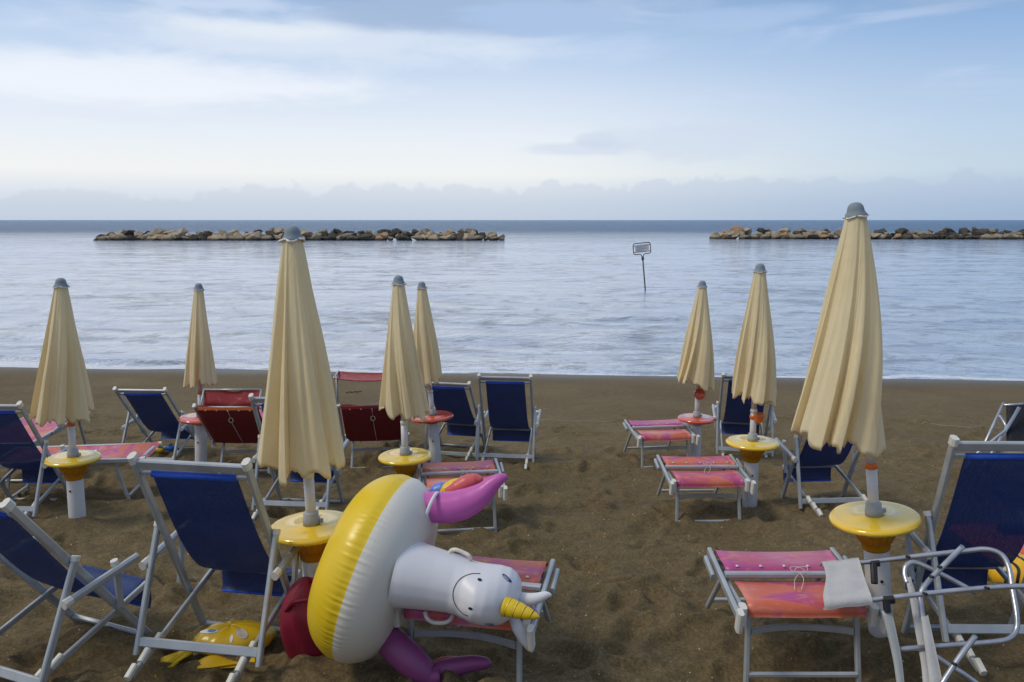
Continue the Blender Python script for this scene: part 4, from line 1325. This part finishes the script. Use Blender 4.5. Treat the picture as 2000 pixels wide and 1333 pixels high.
# ------------------------------------------------------------------ inflatable unicorn ring
y0 = 3.33
base = Vector((-.722, y0, height(-.715, y0) + .070))
LEAN = R(18)
ro, ri = .228, .186         # ring centre line and tube radius
axis = Vector((math.cos(LEAN), -.20, -math.sin(LEAN))).normalized()
upv = Vector((math.sin(LEAN), 0, math.cos(LEAN)))
upv = (upv - axis * upv.dot(axis)).normalized()
tow = upv.cross(axis).normalized()
if tow.y > 0: tow = -tow          # towards the near side
cen = base + upv * (ro + ri - .012)
un = thing('unicorn_float', base, 'inflatable unicorn swim ring, yellow and white, with rainbow wings', 'pool float')
toloc = lambda p: Vector(p) - base
def frame(a, b_, c_): return cen + axis * a + upv * b_ + tow * c_
NU, NV = 420, 72
rg = random.Random(2)
phase = [rg.uniform(0, 6.28) for _ in range(8)]
rows = []
for i in range(NU):
    u = 2 * math.pi * i / NU
    row = []
    wr = (math.sin(86 * u + 1.6 * math.sin(9 * u)) * .6 + math.sin(131 * u + phase[0] + math.sin(5 * u)) * .4)
    for j in range(NV):
        v = 2 * math.pi * j / NV + math.pi / NV
        seamd = min(abs(v), abs(2 * math.pi - v))
        k = math.exp(-(seamd / .26) ** 2) * (.75 + .25 * math.sin(13 * u + phase[1]))
        rr2 = ri * (1 + .019 * k * wr - .026 * math.exp(-(seamd / .10) ** 2))
        rr2 *= 1 + .012 * math.sin(3 * u + 1) 
        rad = ro + rr2 * math.cos(v)
        row.append(toloc(frame(rr2 * math.sin(v) * .97, rad * math.cos(u), rad * math.sin(u))))
    rows.append(row)
mb = MB()
vs = [p for r in rows for p in r]
fs, mi = [], []
for i in range(NU):
    for j in range(NV):
        i2, j2 = (i + 1) % NU, (j + 1) % NV
        fs.append((i * NV + j, i * NV + j2, i2 * NV + j2, i2 * NV + j))
        # white on the outer side, yellow below the seam; j = NV-1 is the strip on the seam itself
        v = 2 * math.pi * (j + 1) / NV
        mi.append(0 if v <= math.pi + 1e-6 else 1)
mb.v = [tuple(p) for p in vs]; mb.f = fs; mb.mi = mi; mb.sm = [True] * len(fs)
ring_o = mb.build('ring', [M['v_cream'], M['v_yellow']], un)

# neck and head: one lofted skin
nb = at(776, 1116, y0 - .20)                      # root on the near side of the ring
ne = at(1012, 1166, nb.y - .03)
na = (ne - nb).normalized()
nl = (ne - nb).length
nu = (Vector((0, 0, 1)) - na * na.z).normalized()       # up-ish
nf = nu.cross(na).normalized()
if nf.y > 0: nf = -nf                              # towards the viewer of the face
secs = [  # s, radius up, radius front, offset front, offset up
    (.00, .150, .150, 0, 0), (.06, .148, .150, 0, 0), (.30, .131, .135, 0, 0), (.46, .122, .126, .004, 0), (.54, .118, .128, .014, 0),
    (.60, .117, .140, .026, 0), (.66, .118, .150, .034, 0), (.74, .122, .150, .034, 0), (.82, .125, .142, .026, 0),
    (.90, .118, .128, .014, 0), (.96, .098, .104, .004, 0), (1.0, .070, .074, 0, 0), (1.02, .03, .03, 0, 0), (1.024, .002, .002, 0, 0)]
S_ = np.array(secs)
rows = []
for k in range(61):
    q = k / 60
    s = 1.024 * (1 - (1 - q) ** 1.25)
    ru = .94 * np.interp(s, S_[:, 0], S_[:, 1]); rf = np.interp(s, S_[:, 0], S_[:, 2]); of = np.interp(s, S_[:, 0], S_[:, 3])
    row = []
    for j in range(56):
        a = 2 * math.pi * j / 56
        seam = 1 - .012 * math.exp(-((a - math.pi / 2) / .05) ** 2)
        p = nb + na * (s * nl) + nu * (math.cos(a) * ru * seam) + nf * (math.sin(a) * rf * seam + of)
        row.append(toloc(p))
    rows.append(row)
head = MB().grid(rows, closed=True).build('neck_and_head', M['v_white'], un)
bpy.context.view_layer.update()
hb = bvh_of(head)
hloc = lambda p: Vector(p) - base
def decal(pts_px, mat, name, lift=.002):
    pts_ = [stick(hb, x, y, lift) for x, y in pts_px]
    if any(p is None for p in pts_): return None
    c = sum(pts_, Vector()) / len(pts_)
    cx = sum(p[0] for p in pts_px) / len(pts_px); cy = sum(p[1] for p in pts_px) / len(pts_px)
    c2 = stick(hb, cx, cy, lift) or c
    vs = [hloc(c2)]
    n_ = len(pts_)
    mid = [stick(hb, (x + cx) / 2, (y + cy) / 2, lift) for x, y in pts_px]
    vs += [hloc(p) for p in mid] + [hloc(p) for p in pts_]
    fs = [(0, 1 + k, 1 + (k + 1) % n_) for k in range(n_)] + [(1 + k, 1 + n_ + k, 1 + n_ + (k + 1) % n_, 1 + (k + 1) % n_) for k in range(n_)]
    return MB().add(vs, fs, 0, True).build(name, mat, head)
def ell(cx, cy, a, b_, ang=0, n=20):
    return [(cx + a * math.cos(t) * math.cos(ang) - b_ * math.sin(t) * math.sin(ang), cy + a * math.cos(t) * math.sin(ang) + b_ * math.sin(t) * math.cos(ang)) for t in [2 * math.pi * k / n for k in range(n)]]
sm = [stick(hb, p.x, p.y, .001) for p in spline([(938, 1121, 0), (918, 1122, 0), (898, 1132, 0), (886, 1152, 0), (886, 1172, 0), (894, 1188, 0), (905, 1199, 0), (914, 1203, 0)], 6)]
sm = [hloc(p) for p in sm if p]
if len(sm) > 4:
    MB().tube(sm, .0017, 8).build('mouth', M['ink'], head)
decal(ell(937, 1133, 4.5, 2.8, .3), M['ink'], 'nostril')
decal(ell(919, 1189, 4.5, 2.8, .3), M['ink'], 'nostril')
def eye(px, py, a, b_, ang):
    e_ = decal(ell(px, py, a, b_, ang), M['ink'], 'eye', .0015)
    e2 = decal(ell(px - 2, py, a * .62, b_ * .62, ang), M['eye_grey'], 'iris', .003)
    e3 = decal(ell(px + 1, py + 1, a * .3, b_ * .4, ang), M['eye_blue'], 'pupil', .0045)
    for q in (e2, e3):
        if q and e_: q.parent = e_
    return e_
eye(990, 1130, 12, 3.4, .75)
eye(958, 1219, 16, 4.0, .05)
# horn
hb0 = stick(hb, 990, 1186, -.012)
if hb0 is None: hb0 = ne
tipp = at(1054, 1206, hb0.y - .06)
hd_ = (tipp - hb0)
rows = []
ha = hd_.normalized(); hu = (Vector((0, 0, 1)) - ha * ha.z).normalized(); hs = ha.cross(hu)
for k in range(49):
    q = k / 48
    grv = 1 - .05 * (math.exp(-((((q * 4.6) % 1) - .5) / .09) ** 2))
    rr2 = .040 * (1 - q) ** .62 * (1 + .25 * q) * grv + .0008
    rows.append([hloc(hb0 + hd_ * q + (hu * math.cos(a) + hs * math.sin(a)) * rr2) for a in [2 * math.pi * j / 24 for j in range(24)]])
hn = MB().grid(rows, closed=True).build('horn', M['v_horn'], head)
gm = MB()
for g_ in (1, 2, 3, 4):
    q = (g_ - .5) / 4.6 + .02
    rr2 = .040 * (1 - q) ** .62 * (1 + .25 * q) * .975
    gm.tube([hloc(hb0 + hd_ * (q + .035 * math.cos(a)) + (hu * math.cos(a) + hs * math.sin(a)) * rr2) for a in [2 * math.pi * j / 24 for j in range(24)]], .0016, 6, closed=True)
gm.build('groove', M['ink'], hn)
# two limp ears
def limb(path, radii, mat, name, parent, flat=None, n=16):
    P = spline([hloc(p) for p in path], 6)
    rs = np.interp(np.linspace(0, 1, len(P)), np.linspace(0, 1, len(radii)), radii).tolist()
    return MB().tube(P, rs, n).build(name, mat, parent)
ee = ne.y
limb([at(1003, 1168, ee), at(1022, 1172, ee - .03), at(1045, 1170, ee - .04), at(1066, 1163, ee - .04), at(1077, 1163, ee - .04)], [.022, .030, .024, .016, .006], M['v_white'], 'ear', head)
limb([at(1002, 1206, ee - .02), at(1013, 1228, ee - .06), at(1026, 1250, ee - .07), at(1035, 1266, ee - .07), at(1039, 1273, ee - .07)], [.020, .027, .024, .015, .006], M['v_white'], 'ear', head)
limb([at(1012, 1180, ee), at(1030, 1188, ee - .01), at(1042, 1204, ee - .01), at(1034, 1214, ee)], [.016, .026, .022, .010], vinyl('mane_vinyl', (0.55, 0.30, 0.55)), 'mane_tuft', head)
# carrying handles
def handle(px4, yy):
    P = spline([hloc(at(x, y, d)) for x, y, d in px4], 6)
    MB().tube(P, .0085, 10).build('handle', M['cap'], un)
yn = nb.y
handle([(876, 1090, yn + .02), (880, 1077, yn + .01), (890, 1074, yn), (906, 1080, yn - .01), (917, 1087, yn - .02), (919, 1098, yn)], yn)
handle([(830, 1196, yn - .04), (834, 1208, yn - .06), (846, 1216, yn - .06), (866, 1217, yn - .06), (878, 1212, yn - .05), (884, 1203, yn - .03)], yn)
# rainbow wings: four nested lobes each
wy = y0 + .02
w1 = thing_p = bpy.data.objects.new('wing', None)
C.objects.link(w1); w1.parent = un
def wing(parent, lobes):
    for mat, path, rad, nm in lobes:
        P = spline([hloc(at(*p)) for p in path], 7)
        rs = np.interp(np.linspace(0, 1, len(P)), np.linspace(0, 1, len(rad)), rad).tolist()
        MB().tube(P, rs, 22).build(nm, mat, parent)
wing(w1, [
    (M['v_pink'], [(822, 990, wy - .02), (850, 991, wy - .02), (885, 990, wy - .03), (917, 980, wy - .03), (943, 964, wy - .03), (962, 946, wy - .03), (978, 935, wy - .03), (990, 931, wy - .03)],
     [.062, .068, .068, .066, .056, .042, .032, .024, .010], 'pink_lobe'),
    (M['v_red'], [(872, 962, wy + .07), (892, 955, wy + .07), (912, 944, wy + .07), (930, 938, wy + .07), (942, 937, wy + .06)], [.020, .036, .038, .030, .010], 'red_lobe'),
    (M['v_yellow'], [(858, 966, wy + .11), (872, 960, wy + .11), (888, 951, wy + .11), (904, 944, wy + .10), (912, 942, wy + .10)], [.018, .034, .036, .026, .010], 'yellow_lobe'),
    (M['v_blue'], [(842, 967, wy + .13), (852, 961, wy + .13), (866, 956, wy + .13), (880, 952, wy + .13)], [.018, .036, .036, .012], 'blue_lobe'),
])
MB().tube([hloc(frame(.155 + .03 * math.cos(a) * 0, .345 + .0 * a, 0) + (upv * math.cos(a) + tow * math.sin(a)) * .066 - hloc(Vector())*0) for a in [2 * math.pi * k / 24 for k in range(24)]], .008, 8, closed=True).build('collar_seam', M['v_white'], w1)
w2 = bpy.data.objects.new('wing', None)
C.objects.link(w2); w2.parent = un
g2 = lambda px, py, d, r: at(px, py, d)
wing(w2, [
    (M['v_pink_shaded'], [(748, 1238, y0 - .12), (772, 1262, y0 - .18), (800, 1288, y0 - .22), (824, 1310, y0 - .24), (842, 1322, y0 - .25), (860, 1320, y0 - .25)], [.060, .068, .068, .058, .040, .030], 'pink_lobe'),
    (M['v_pink_shaded'], [(828, 1318, y0 - .24), (858, 1309, y0 - .20), (892, 1302, y0 - .18), (925, 1296, y0 - .17), (950, 1296, y0 - .17), (960, 1297, y0 - .17)], [.028, .040, .040, .034, .024, .008], 'tip_lobe'),
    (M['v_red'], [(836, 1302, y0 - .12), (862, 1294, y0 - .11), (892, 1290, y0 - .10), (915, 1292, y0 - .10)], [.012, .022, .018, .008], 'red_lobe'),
])

# ------------------------------------------------------------------ crimson bag behind the ring
def blob(center, rx, ry, rz_, fn, mat, name, parent=None, nu_=40, nv_=28):
    rows = []
    for i in range(nv_ + 1):
        th_ = math.pi * i / nv_
        row = []
        for j in range(nu_):
            ph = 2 * math.pi * j / nu_
            d = Vector((math.sin(th_) * math.cos(ph), math.sin(th_) * math.sin(ph), math.cos(th_)))
            k = fn(d, th_, ph)
            row.append((center[0] + d.x * rx * k, center[1] + d.y * ry * k, center[2] + d.z * rz_ * k))
        rows.append(row)
    return MB().grid(rows, closed=True).build(name, mat, parent)
bx, by = -.925, 3.44
bzz = height(bx, by)
bag = thing('beach_bag', (bx, by, bzz), 'crimson nylon bag slumped between the deck chair and swim ring', 'bag')
def bagfn(d, th_, ph):
    k = 1 + .05 * math.sin(7 * ph + 3 * d.z) + .05 * math.sin(3 * ph + 1.3) + .03 * math.sin(13 * ph + 6 * d.z)
    if d.z < -.3: k *= 1 + .15 * (-.3 - d.z)
    if d.z > .3: k *= 1 - .10 * (d.z - .3)
    return k
blob((0.0, 0, .185), .150, .105, .215, bagfn, M['crim_bag'], 'sack', bag)
MB().tube(spline([(-.10, -.06, .27), (-.05, -.10, .33), (.03, -.09, .34), (.08, -.03, .30)], 6), .009, 8).build('strap', M['crim_bag'], bag)

# ------------------------------------------------------------------ yellow fish float under the deck chair
fx, fy = -1.345, 3.50
fz = height(fx, fy) + .018
fish = thing('fish_float', (fx, fy, fz), 'half deflated yellow fish float lying under the deck chair', 'pool float', rot=(0, 0, R(12)))
def fishfn(d, th_, ph):
    k = 1 + .03 * math.sin(9 * ph)
    if d.x < -.35: k *= 1 - .22 * (-.35 - d.x)
    return k
body = blob((.02, .02, .066), .200, .110, .074, fishfn, vinyl('fish_yellow', (0.72, 0.47, 0.015), 0.25), 'body', fish)
tl = MB()
rows = []
for i in range(9):
    q = i / 8
    rows.append([(-.15 - .13 * q, -.02 - .09 * q + (-1 + 2 * j / 8) * (.035 + .040 * q), .050 - .020 * q + .020 * math.sin(j * 1.4 + q * 4) * (1 - (abs(-1 + 2 * j / 8)) ** 2)) for j in range(9)])
MB().sheet(rows, .016).build('tail', M['v_yellow'], fish)
rows = []
for i in range(11):
    q = i / 10
    rows.append([(-.11 + .25 * q, -.09 - .055 * j / 6 , .030 + .02 * math.sin(q * 7) * (1 - j / 6) - .010 * j / 6) for j in range(7)])
MB().sheet(rows, .014).build('fin', vinyl('fish_fin', (0.70, 0.44, 0.02), .25), fish)
bpy.context.view_layer.update()
fb = bvh_of(body)
fi = body.matrix_world.inverted()
def fdecal(pts_px, mat, name, lift):
    pts_ = [stick(fb, x, y, lift) for x, y in pts_px]
    if any(p is None for p in pts_): return
    cx = sum(p[0] for p in pts_px) / len(pts_px); cy = sum(p[1] for p in pts_px) / len(pts_px)
    c2 = stick(fb, cx, cy, lift)
    if c2 is None: return
    vs = [fi @ c2] + [fi @ p for p in pts_]
    n_ = len(pts_)
    MB().add(vs, [(0, 1 + k, 1 + (k + 1) % n_) for k in range(n_)], 0, True).build(name, mat, body)
fdecal(ell(409, 1234, 18, 3.6, -.06), M['eye_white'], 'eye', .002)
fdecal(ell(414, 1233, 9, 2.4, -.06), M['eye_blue'], 'pupil', .004)
fdecal(ell(472, 1238, 13, 9, .5), plain('fish_print', (0.52, 0.47, 0.42), .35, .35, 40), 'printed_patch', .002)
fdecal(ell(452, 1248, 3, 8, .2), M['eye_white'], 'printed_mark', .002)

# ------------------------------------------------------------------ small toys under the far chair
tx_, ty_ = -3.80, 8.32
tz = height(tx_, ty_)
t1 = thing('sand_toy', (tx_, ty_, tz), 'small yellow toy lying under the far left deck chair', 'toy')
blob((0, 0, .030), .045, .035, .034, lambda d, a, b_: 1 + .06 * math.sin(5 * b_), M['yellow'], 'body', t1, 20, 14)
blob((.005, 0, .066), .032, .028, .016, lambda d, a, b_: 1, plain('toy_teal', (.05, .28, .20), .4), 'lid', t1, 18, 10)
MB().tube([(.03, -.02, .03), (.055, -.025, .035)], .011, 10).build('spout', M['amber'], t1)
t2 = thing('sand_toy', (tx_ + .115, ty_ + .01, height(tx_ + .115, ty_)), 'small blue toy fish next to the yellow toy', 'toy')
blob((0, 0, .036), .060, .036, .034, lambda d, a, b_: 1 - .25 * max(0, d.x), plain('toy_blue', (.02, .14, .60), .3), 'body', t2, 22, 14)
MB().sheet([[(.0, -.004, .06), (.02, -.004, .06)], [(.004, .0, .092), (.018, .0, .085)]], .008).build('fin', plain('toy_blue_fin', (.03, .2, .62), .3), t2)
MB().sheet([[(.045, -.02, .03), (.045, .02, .05)], [(.078, -.025, .02), (.078, .028, .06)]], .008).build('tail', plain('toy_blue_tail', (.03, .3, .55), .3), t2)

# ------------------------------------------------------------------ grey tubular folding chair lying over the lounger
fc = thing('folding_chair', at(1800, 1240, 3.15), 'collapsed grey tubular folding chair lying against the magenta lounger', 'folding chair')
fo_ = fc.location.copy()
L_ = lambda *a: at(*a) - fo_
def tb(name, pts_, r=.0112, mat='bare_alu', n=6):
    return MB().tube(spline([L_(*p) for p in pts_], n), r, 12).build(name, M[mat], fc)
tb('back_tube', [(1606, 1106, 3.42), (1680, 1099, 3.40), (1790, 1087, 3.36), (1880, 1077, 3.33), (1926, 1073, 3.31), (1955, 1083, 3.28), (1970, 1108, 3.24), (1977, 1150, 3.18), (1986, 1205, 3.10), (1984, 1232, 3.07), (1970, 1248, 3.05), (1940, 1254, 3.04), (1880, 1259, 3.04), (1815, 1264, 3.04), (1755, 1269, 3.04)])
tb('side_tube', [(1617, 1180, 3.14), (1700, 1172, 3.12), (1800, 1161, 3.09), (1900, 1151, 3.06), (1975, 1146, 3.04), (2030, 1148, 3.02), (2060, 1170, 3.0)])
a1 = tb('arm_tube', [(1880, 1068, 3.26), (1850, 1098, 3.22), (1822, 1126, 3.19), (1804, 1148, 3.16), (1798, 1165, 3.14), (1799, 1185, 3.12), (1802, 1206, 3.10)])
a2 = tb('arm_tube', [(1905, 1158, 3.20), (1860, 1133, 3.24), (1815, 1110, 3.28), (1785, 1099, 3.30), (1770, 1106, 3.29), (1767, 1122, 3.27), (1772, 1140, 3.24)])
tb('leg_tube', [(1905, 1243, 2.98), (1880, 1276, 2.94), (1850, 1320, 2.90), (1835, 1345, 2.88)])
tb('leg_tube', [(1818, 1276, 3.0), (1850, 1298, 2.98), (1880, 1316, 2.96), (1920, 1345, 2.94)])
def flat_strip(name, pts_, w0, w1, mat):
    m = MB()
    P = spline([L_(*p) for p in pts_], 5)
    n_ = len(P)
    rows = []
    for i, p in enumerate(P):
        w = w0 + (w1 - w0) * i / (n_ - 1)
        rows.append([p + Vector((-w, -.012, 0)), p + Vector((-w * .4, -.018, 0)), p + Vector((w * .4, -.018, 0)), p + Vector((w, -.010, 0))])
    return m.sheet(rows, .008).build(name, M[mat], fc)
flat_strip('arm_pad', [(1802, 1200, 3.11), (1810, 1245, 3.04), (1818, 1290, 2.98), (1826, 1340, 2.92)], .014, .026, 'grey_canvas')
flat_strip('arm_pad', [(1770, 1125, 3.27), (1781, 1170, 3.20), (1792, 1225, 3.12), (1806, 1290, 3.02), (1812, 1330, 2.96)], .010, .026, 'grey_canvas')
flat_strip('flat_leg', [(1728, 1190, 3.10), (1740, 1240, 3.05), (1750, 1290, 3.0), (1756, 1338, 2.95)], .020, .014, 'grey_plastic')
# the canvas sleeve drawn over both tubes
rows = []
for i in range(15):
    q = i / 14
    row = []
    for j in range(13):
        s = j / 12
        p = L_(1604 + (1676 - 1604) * s, 1106 + (1098 - 1106) * s, 3.42 - .02 * s) * (1 - q) + L_(1613 + (1700 - 1613) * s, 1181 + (1171 - 1181) * s, 3.14 - .02 * s) * q
        bow = math.sin(math.pi * q)
        p = p + Vector((0, -.004, .019)) + Vector((0, 0, -.005 * bow + .0022 * math.sin(9 * s + 4 * q)))
        if j == 0: p.x += .012 * math.sin(5 * q)
        row.append(p)
    rows.append(row)
first = [p + Vector((0, .020, -.026)) for p in rows[0]]
last = [p + Vector((0, -.016, -.020)) for p in rows[-1]]
last2 = [p + Vector((0, -.004, -.036)) for p in rows[-1]]
MB().sheet([first] + rows + [last, last2], .005).build('canvas', M['grey_canvas'], fc)
for (p0, p1, p2, p3) in (((1700, 1101, 3.39), (1717, 1099, 3.385), (1706, 1100, 3.385), (1708, 1140, 3.33)), ((1726, 1173, 3.10), (1746, 1171, 3.095), (1731, 1172, 3.095), (1733, 1196, 3.08))):
    MB().bar(L_(*p0), L_(*p1), .030, .03, (0, 0, 1)).bar(L_(*p2), L_(*p3), .026, .026, (1, 0, 0)).build('hinge', M['black'], fc)
bo = MB()
for (px, py, d) in ((1772, 1088, 3.355), (1834, 1108, 3.195), (1818, 1127, 3.17), (1805, 1160, 3.07), (1926, 1149, 3.04), (1862, 1297, 2.90)):
    p = L_(px, py, d)
    bo.tube([p + Vector((0, .004, 0)), p + Vector((0, -.016, .006))], .0065, 8)
bo.build('rivet', M['black'], fc)

# ------------------------------------------------------------------ folded chair and towel bundle at the right edge
yf = 6.6
lf = thing('folding_chair', at(1930, 900, yf), 'folded silver chair with black cloth leaning at the right edge', 'folding chair')
fo_ = lf.location.copy()
L2 = lambda *a: at(*a) - fo_
MB().tube([L2(1868, 985, yf), L2(1961, 787, yf + .12)], .014, 10).build('frame_tube', M['bare_alu'], lf)
MB().tube([L2(1878, 985, yf - .12), L2(1991, 796, yf - .02)], .014, 10).build('frame_tube', M['bare_alu'], lf)
MB().tube(spline([L2(1952, 812, yf + .08), L2(1960, 824, yf + .04), L2(1965, 834, yf), L2(1962, 842, yf - .05), L2(1950, 852, yf - .08), L2(1930, 868, yf - .1), L2(1905, 890, yf - .12), L2(1880, 925, yf - .12)], 6), .012, 10).build('arm_tube', M['bare_alu'], lf)
MB().tube([L2(1961, 792, yf + .10), L2(2010, 789, yf + .1)], .012, 10).build('cross_tube', M['bare_alu'], lf)
rows = []
for i in range(9):
    q = i / 8
    rows.append([L2(1966 + (2060 - 1966) * j / 8, 789 + (820 - 789) * q + 50 * q * (1 - j / 8 * .3) + 4 * math.sin(j * 1.2 + q * 5), yf + .10 - .18 * q) for j in range(9)])
MB().sheet(rows, .012).build('black_cloth', M['black_cloth'], lf)
bx_ = at(2010, 880, yf - .05)
tw_ = thing('towel_bundle', (bx_.x, bx_.y, float(zg(bx_.x, bx_.y))), 'beige towel bundle heaped under the black cloth at the right edge', 'towel')
hz_ = bx_.z - float(zg(bx_.x, bx_.y))
blob((0, 0, hz_ * .55), .33, .22, hz_ * .66, lambda d, a, b_: 1 + .06 * math.sin(6 * b_ + 4 * d.z) + .05 * math.sin(11 * d.z + 2 * b_), M['beige'], 'bundle', tw_)

# striped ring and towels behind the right deck chair
yr = 4.45
pr = at(1990, 1118, yr)
fl_ = thing('striped_float', (pr.x, pr.y, float(zg(pr.x, pr.y))), 'yellow and black striped float behind the right deck chair', 'pool float')
hz_ = pr.z - float(zg(pr.x, pr.y))
m, nt, b = new_mat('tiger_vinyl')
tc = nt.nodes.new('ShaderNodeTexCoord')
wv = nd(nt, 'ShaderNodeTexWave', i_Scale=5.5, i_Distortion=6.0, i_Detail=1.0)
wv.inputs['Detail Scale'].default_value = 0.8
nt.links.new(tc.outputs['Object'], wv.inputs['Vector'])
cst = mix_c(nt, smooth(nt, wv.outputs['Fac'], .80, .86), (0.75, 0.42, 0.015), (0.012, 0.010, 0.010))
nt.links.new(cst, b.inputs['Base Color'])
b.inputs['Roughness'].default_value = .3
blob((0, 0, hz_ * .9), .17, .15, .115, lambda d, a, b_: 1 + .02 * math.sin(6 * b_), m, 'body', fl_)
blob((.03, .02, hz_ * .9 - .13), .15, .13, .08, lambda d, a, b_: 1, vinyl('float_red', (.55, .08, .04)), 'underside', fl_, 24, 16)
pk = at(2010, 1080, 4.75)
cz = float(zg(pk.x, pk.y))
ct_ = thing('coral_lounger', (pk.x, pk.y, cz), 'coral lounger pad peeping out behind the right deck chair', 'lounger')
MB().bar((0, -.25, pk.z - cz), (0, .35, pk.z - cz + .02), .62, .06, (1, 0, 0), ch=.4).build('pad', M['coral'], ct_)
mm = MB()
for s in (-1, 1):
    for q in (-.2, .28):
        mm.bar((s * .27, q, -.02), (s * .27, q, pk.z - cz - .02), .024, .024, (1, 0, 0))
mm.build('leg_frame', M['alu'], ct_)
pk2 = at(2010, 1050, 4.98)
bt_ = thing('rolled_towel', (pk2.x, pk2.y, cz + (pk.z - cz) + .03), 'dark towel with white fringe lying on the coral pad', 'towel')
MB().tube(spline([(-.2, -.02, .035), (0, 0, .042), (.25, .01, .04)], 8), [.045] * 17, 16).build('roll', M['black_cloth'], bt_)
fm = MB()
for k in range(26):
    xx = -.2 + k * .018
    fm.tube([(xx, -.010, .078), (xx + .004, -.020, .092)], .003, 5)
fm.build('fringe', M['trim'], bt_)

# ------------------------------------------------------------------ a thin cord half buried along the beach, and driftwood
cp = []
kn = [(-11, 12.9), (-7.65, 12.05), (-6.43, 11.76), (-5.03, 11.39), (-2, 11.0), (.934, 10.885), (1.563, 10.907), (3.2, 10.9), (5.78, 10.74), (6.23, 10.5), (9, 10.3)]
xs = np.linspace(-10.5, 8.5, 420)
for x in xs:
    y = float(np.interp(x, [k[0] for k in kn], [k[1] for k in kn])) + .02 * math.sin(x * 2.3)
    z = height(x, y)
    up = max(math.sin(x * 1.15 + .55) , math.sin(x * .53 + 2.2)) 
    cp.append((x, y, z + (.004 if up > .72 else -.03)))
o = MB().tube(cp, .005, 6).build('cord', plain('old_cord', (0.30, 0.26, 0.19), 0.9, 0.2, 30))
tag(o, 'thin pale cord half buried in the sand across the empty beach', 'cord')
for i, (px, py, lab) in enumerate(((688, 768, 'dark stick on the bare sand left of the sunshade'),)):
    d = ray(px, py)
    tt = 10.0
    for _ in range(60):
        p = Vector((0, 0, H)) + d * tt
        tt -= (float(zg(p.x, p.y)) - p.z) * 3.0
    p = Vector((0, 0, H)) + d * tt
    z = height(p.x, p.y)
    mbk = MB()
    for k in range(3 + 2 * i):
        mbk.tube([(p.x - .12 + .09 * k, p.y + .02 * k, z + .006), (p.x - .02 + .09 * k, p.y + .03 * k + .02, z + .022)], .008, 6)
    tag(mbk.build('driftwood', M['wood']), lab, 'driftwood')
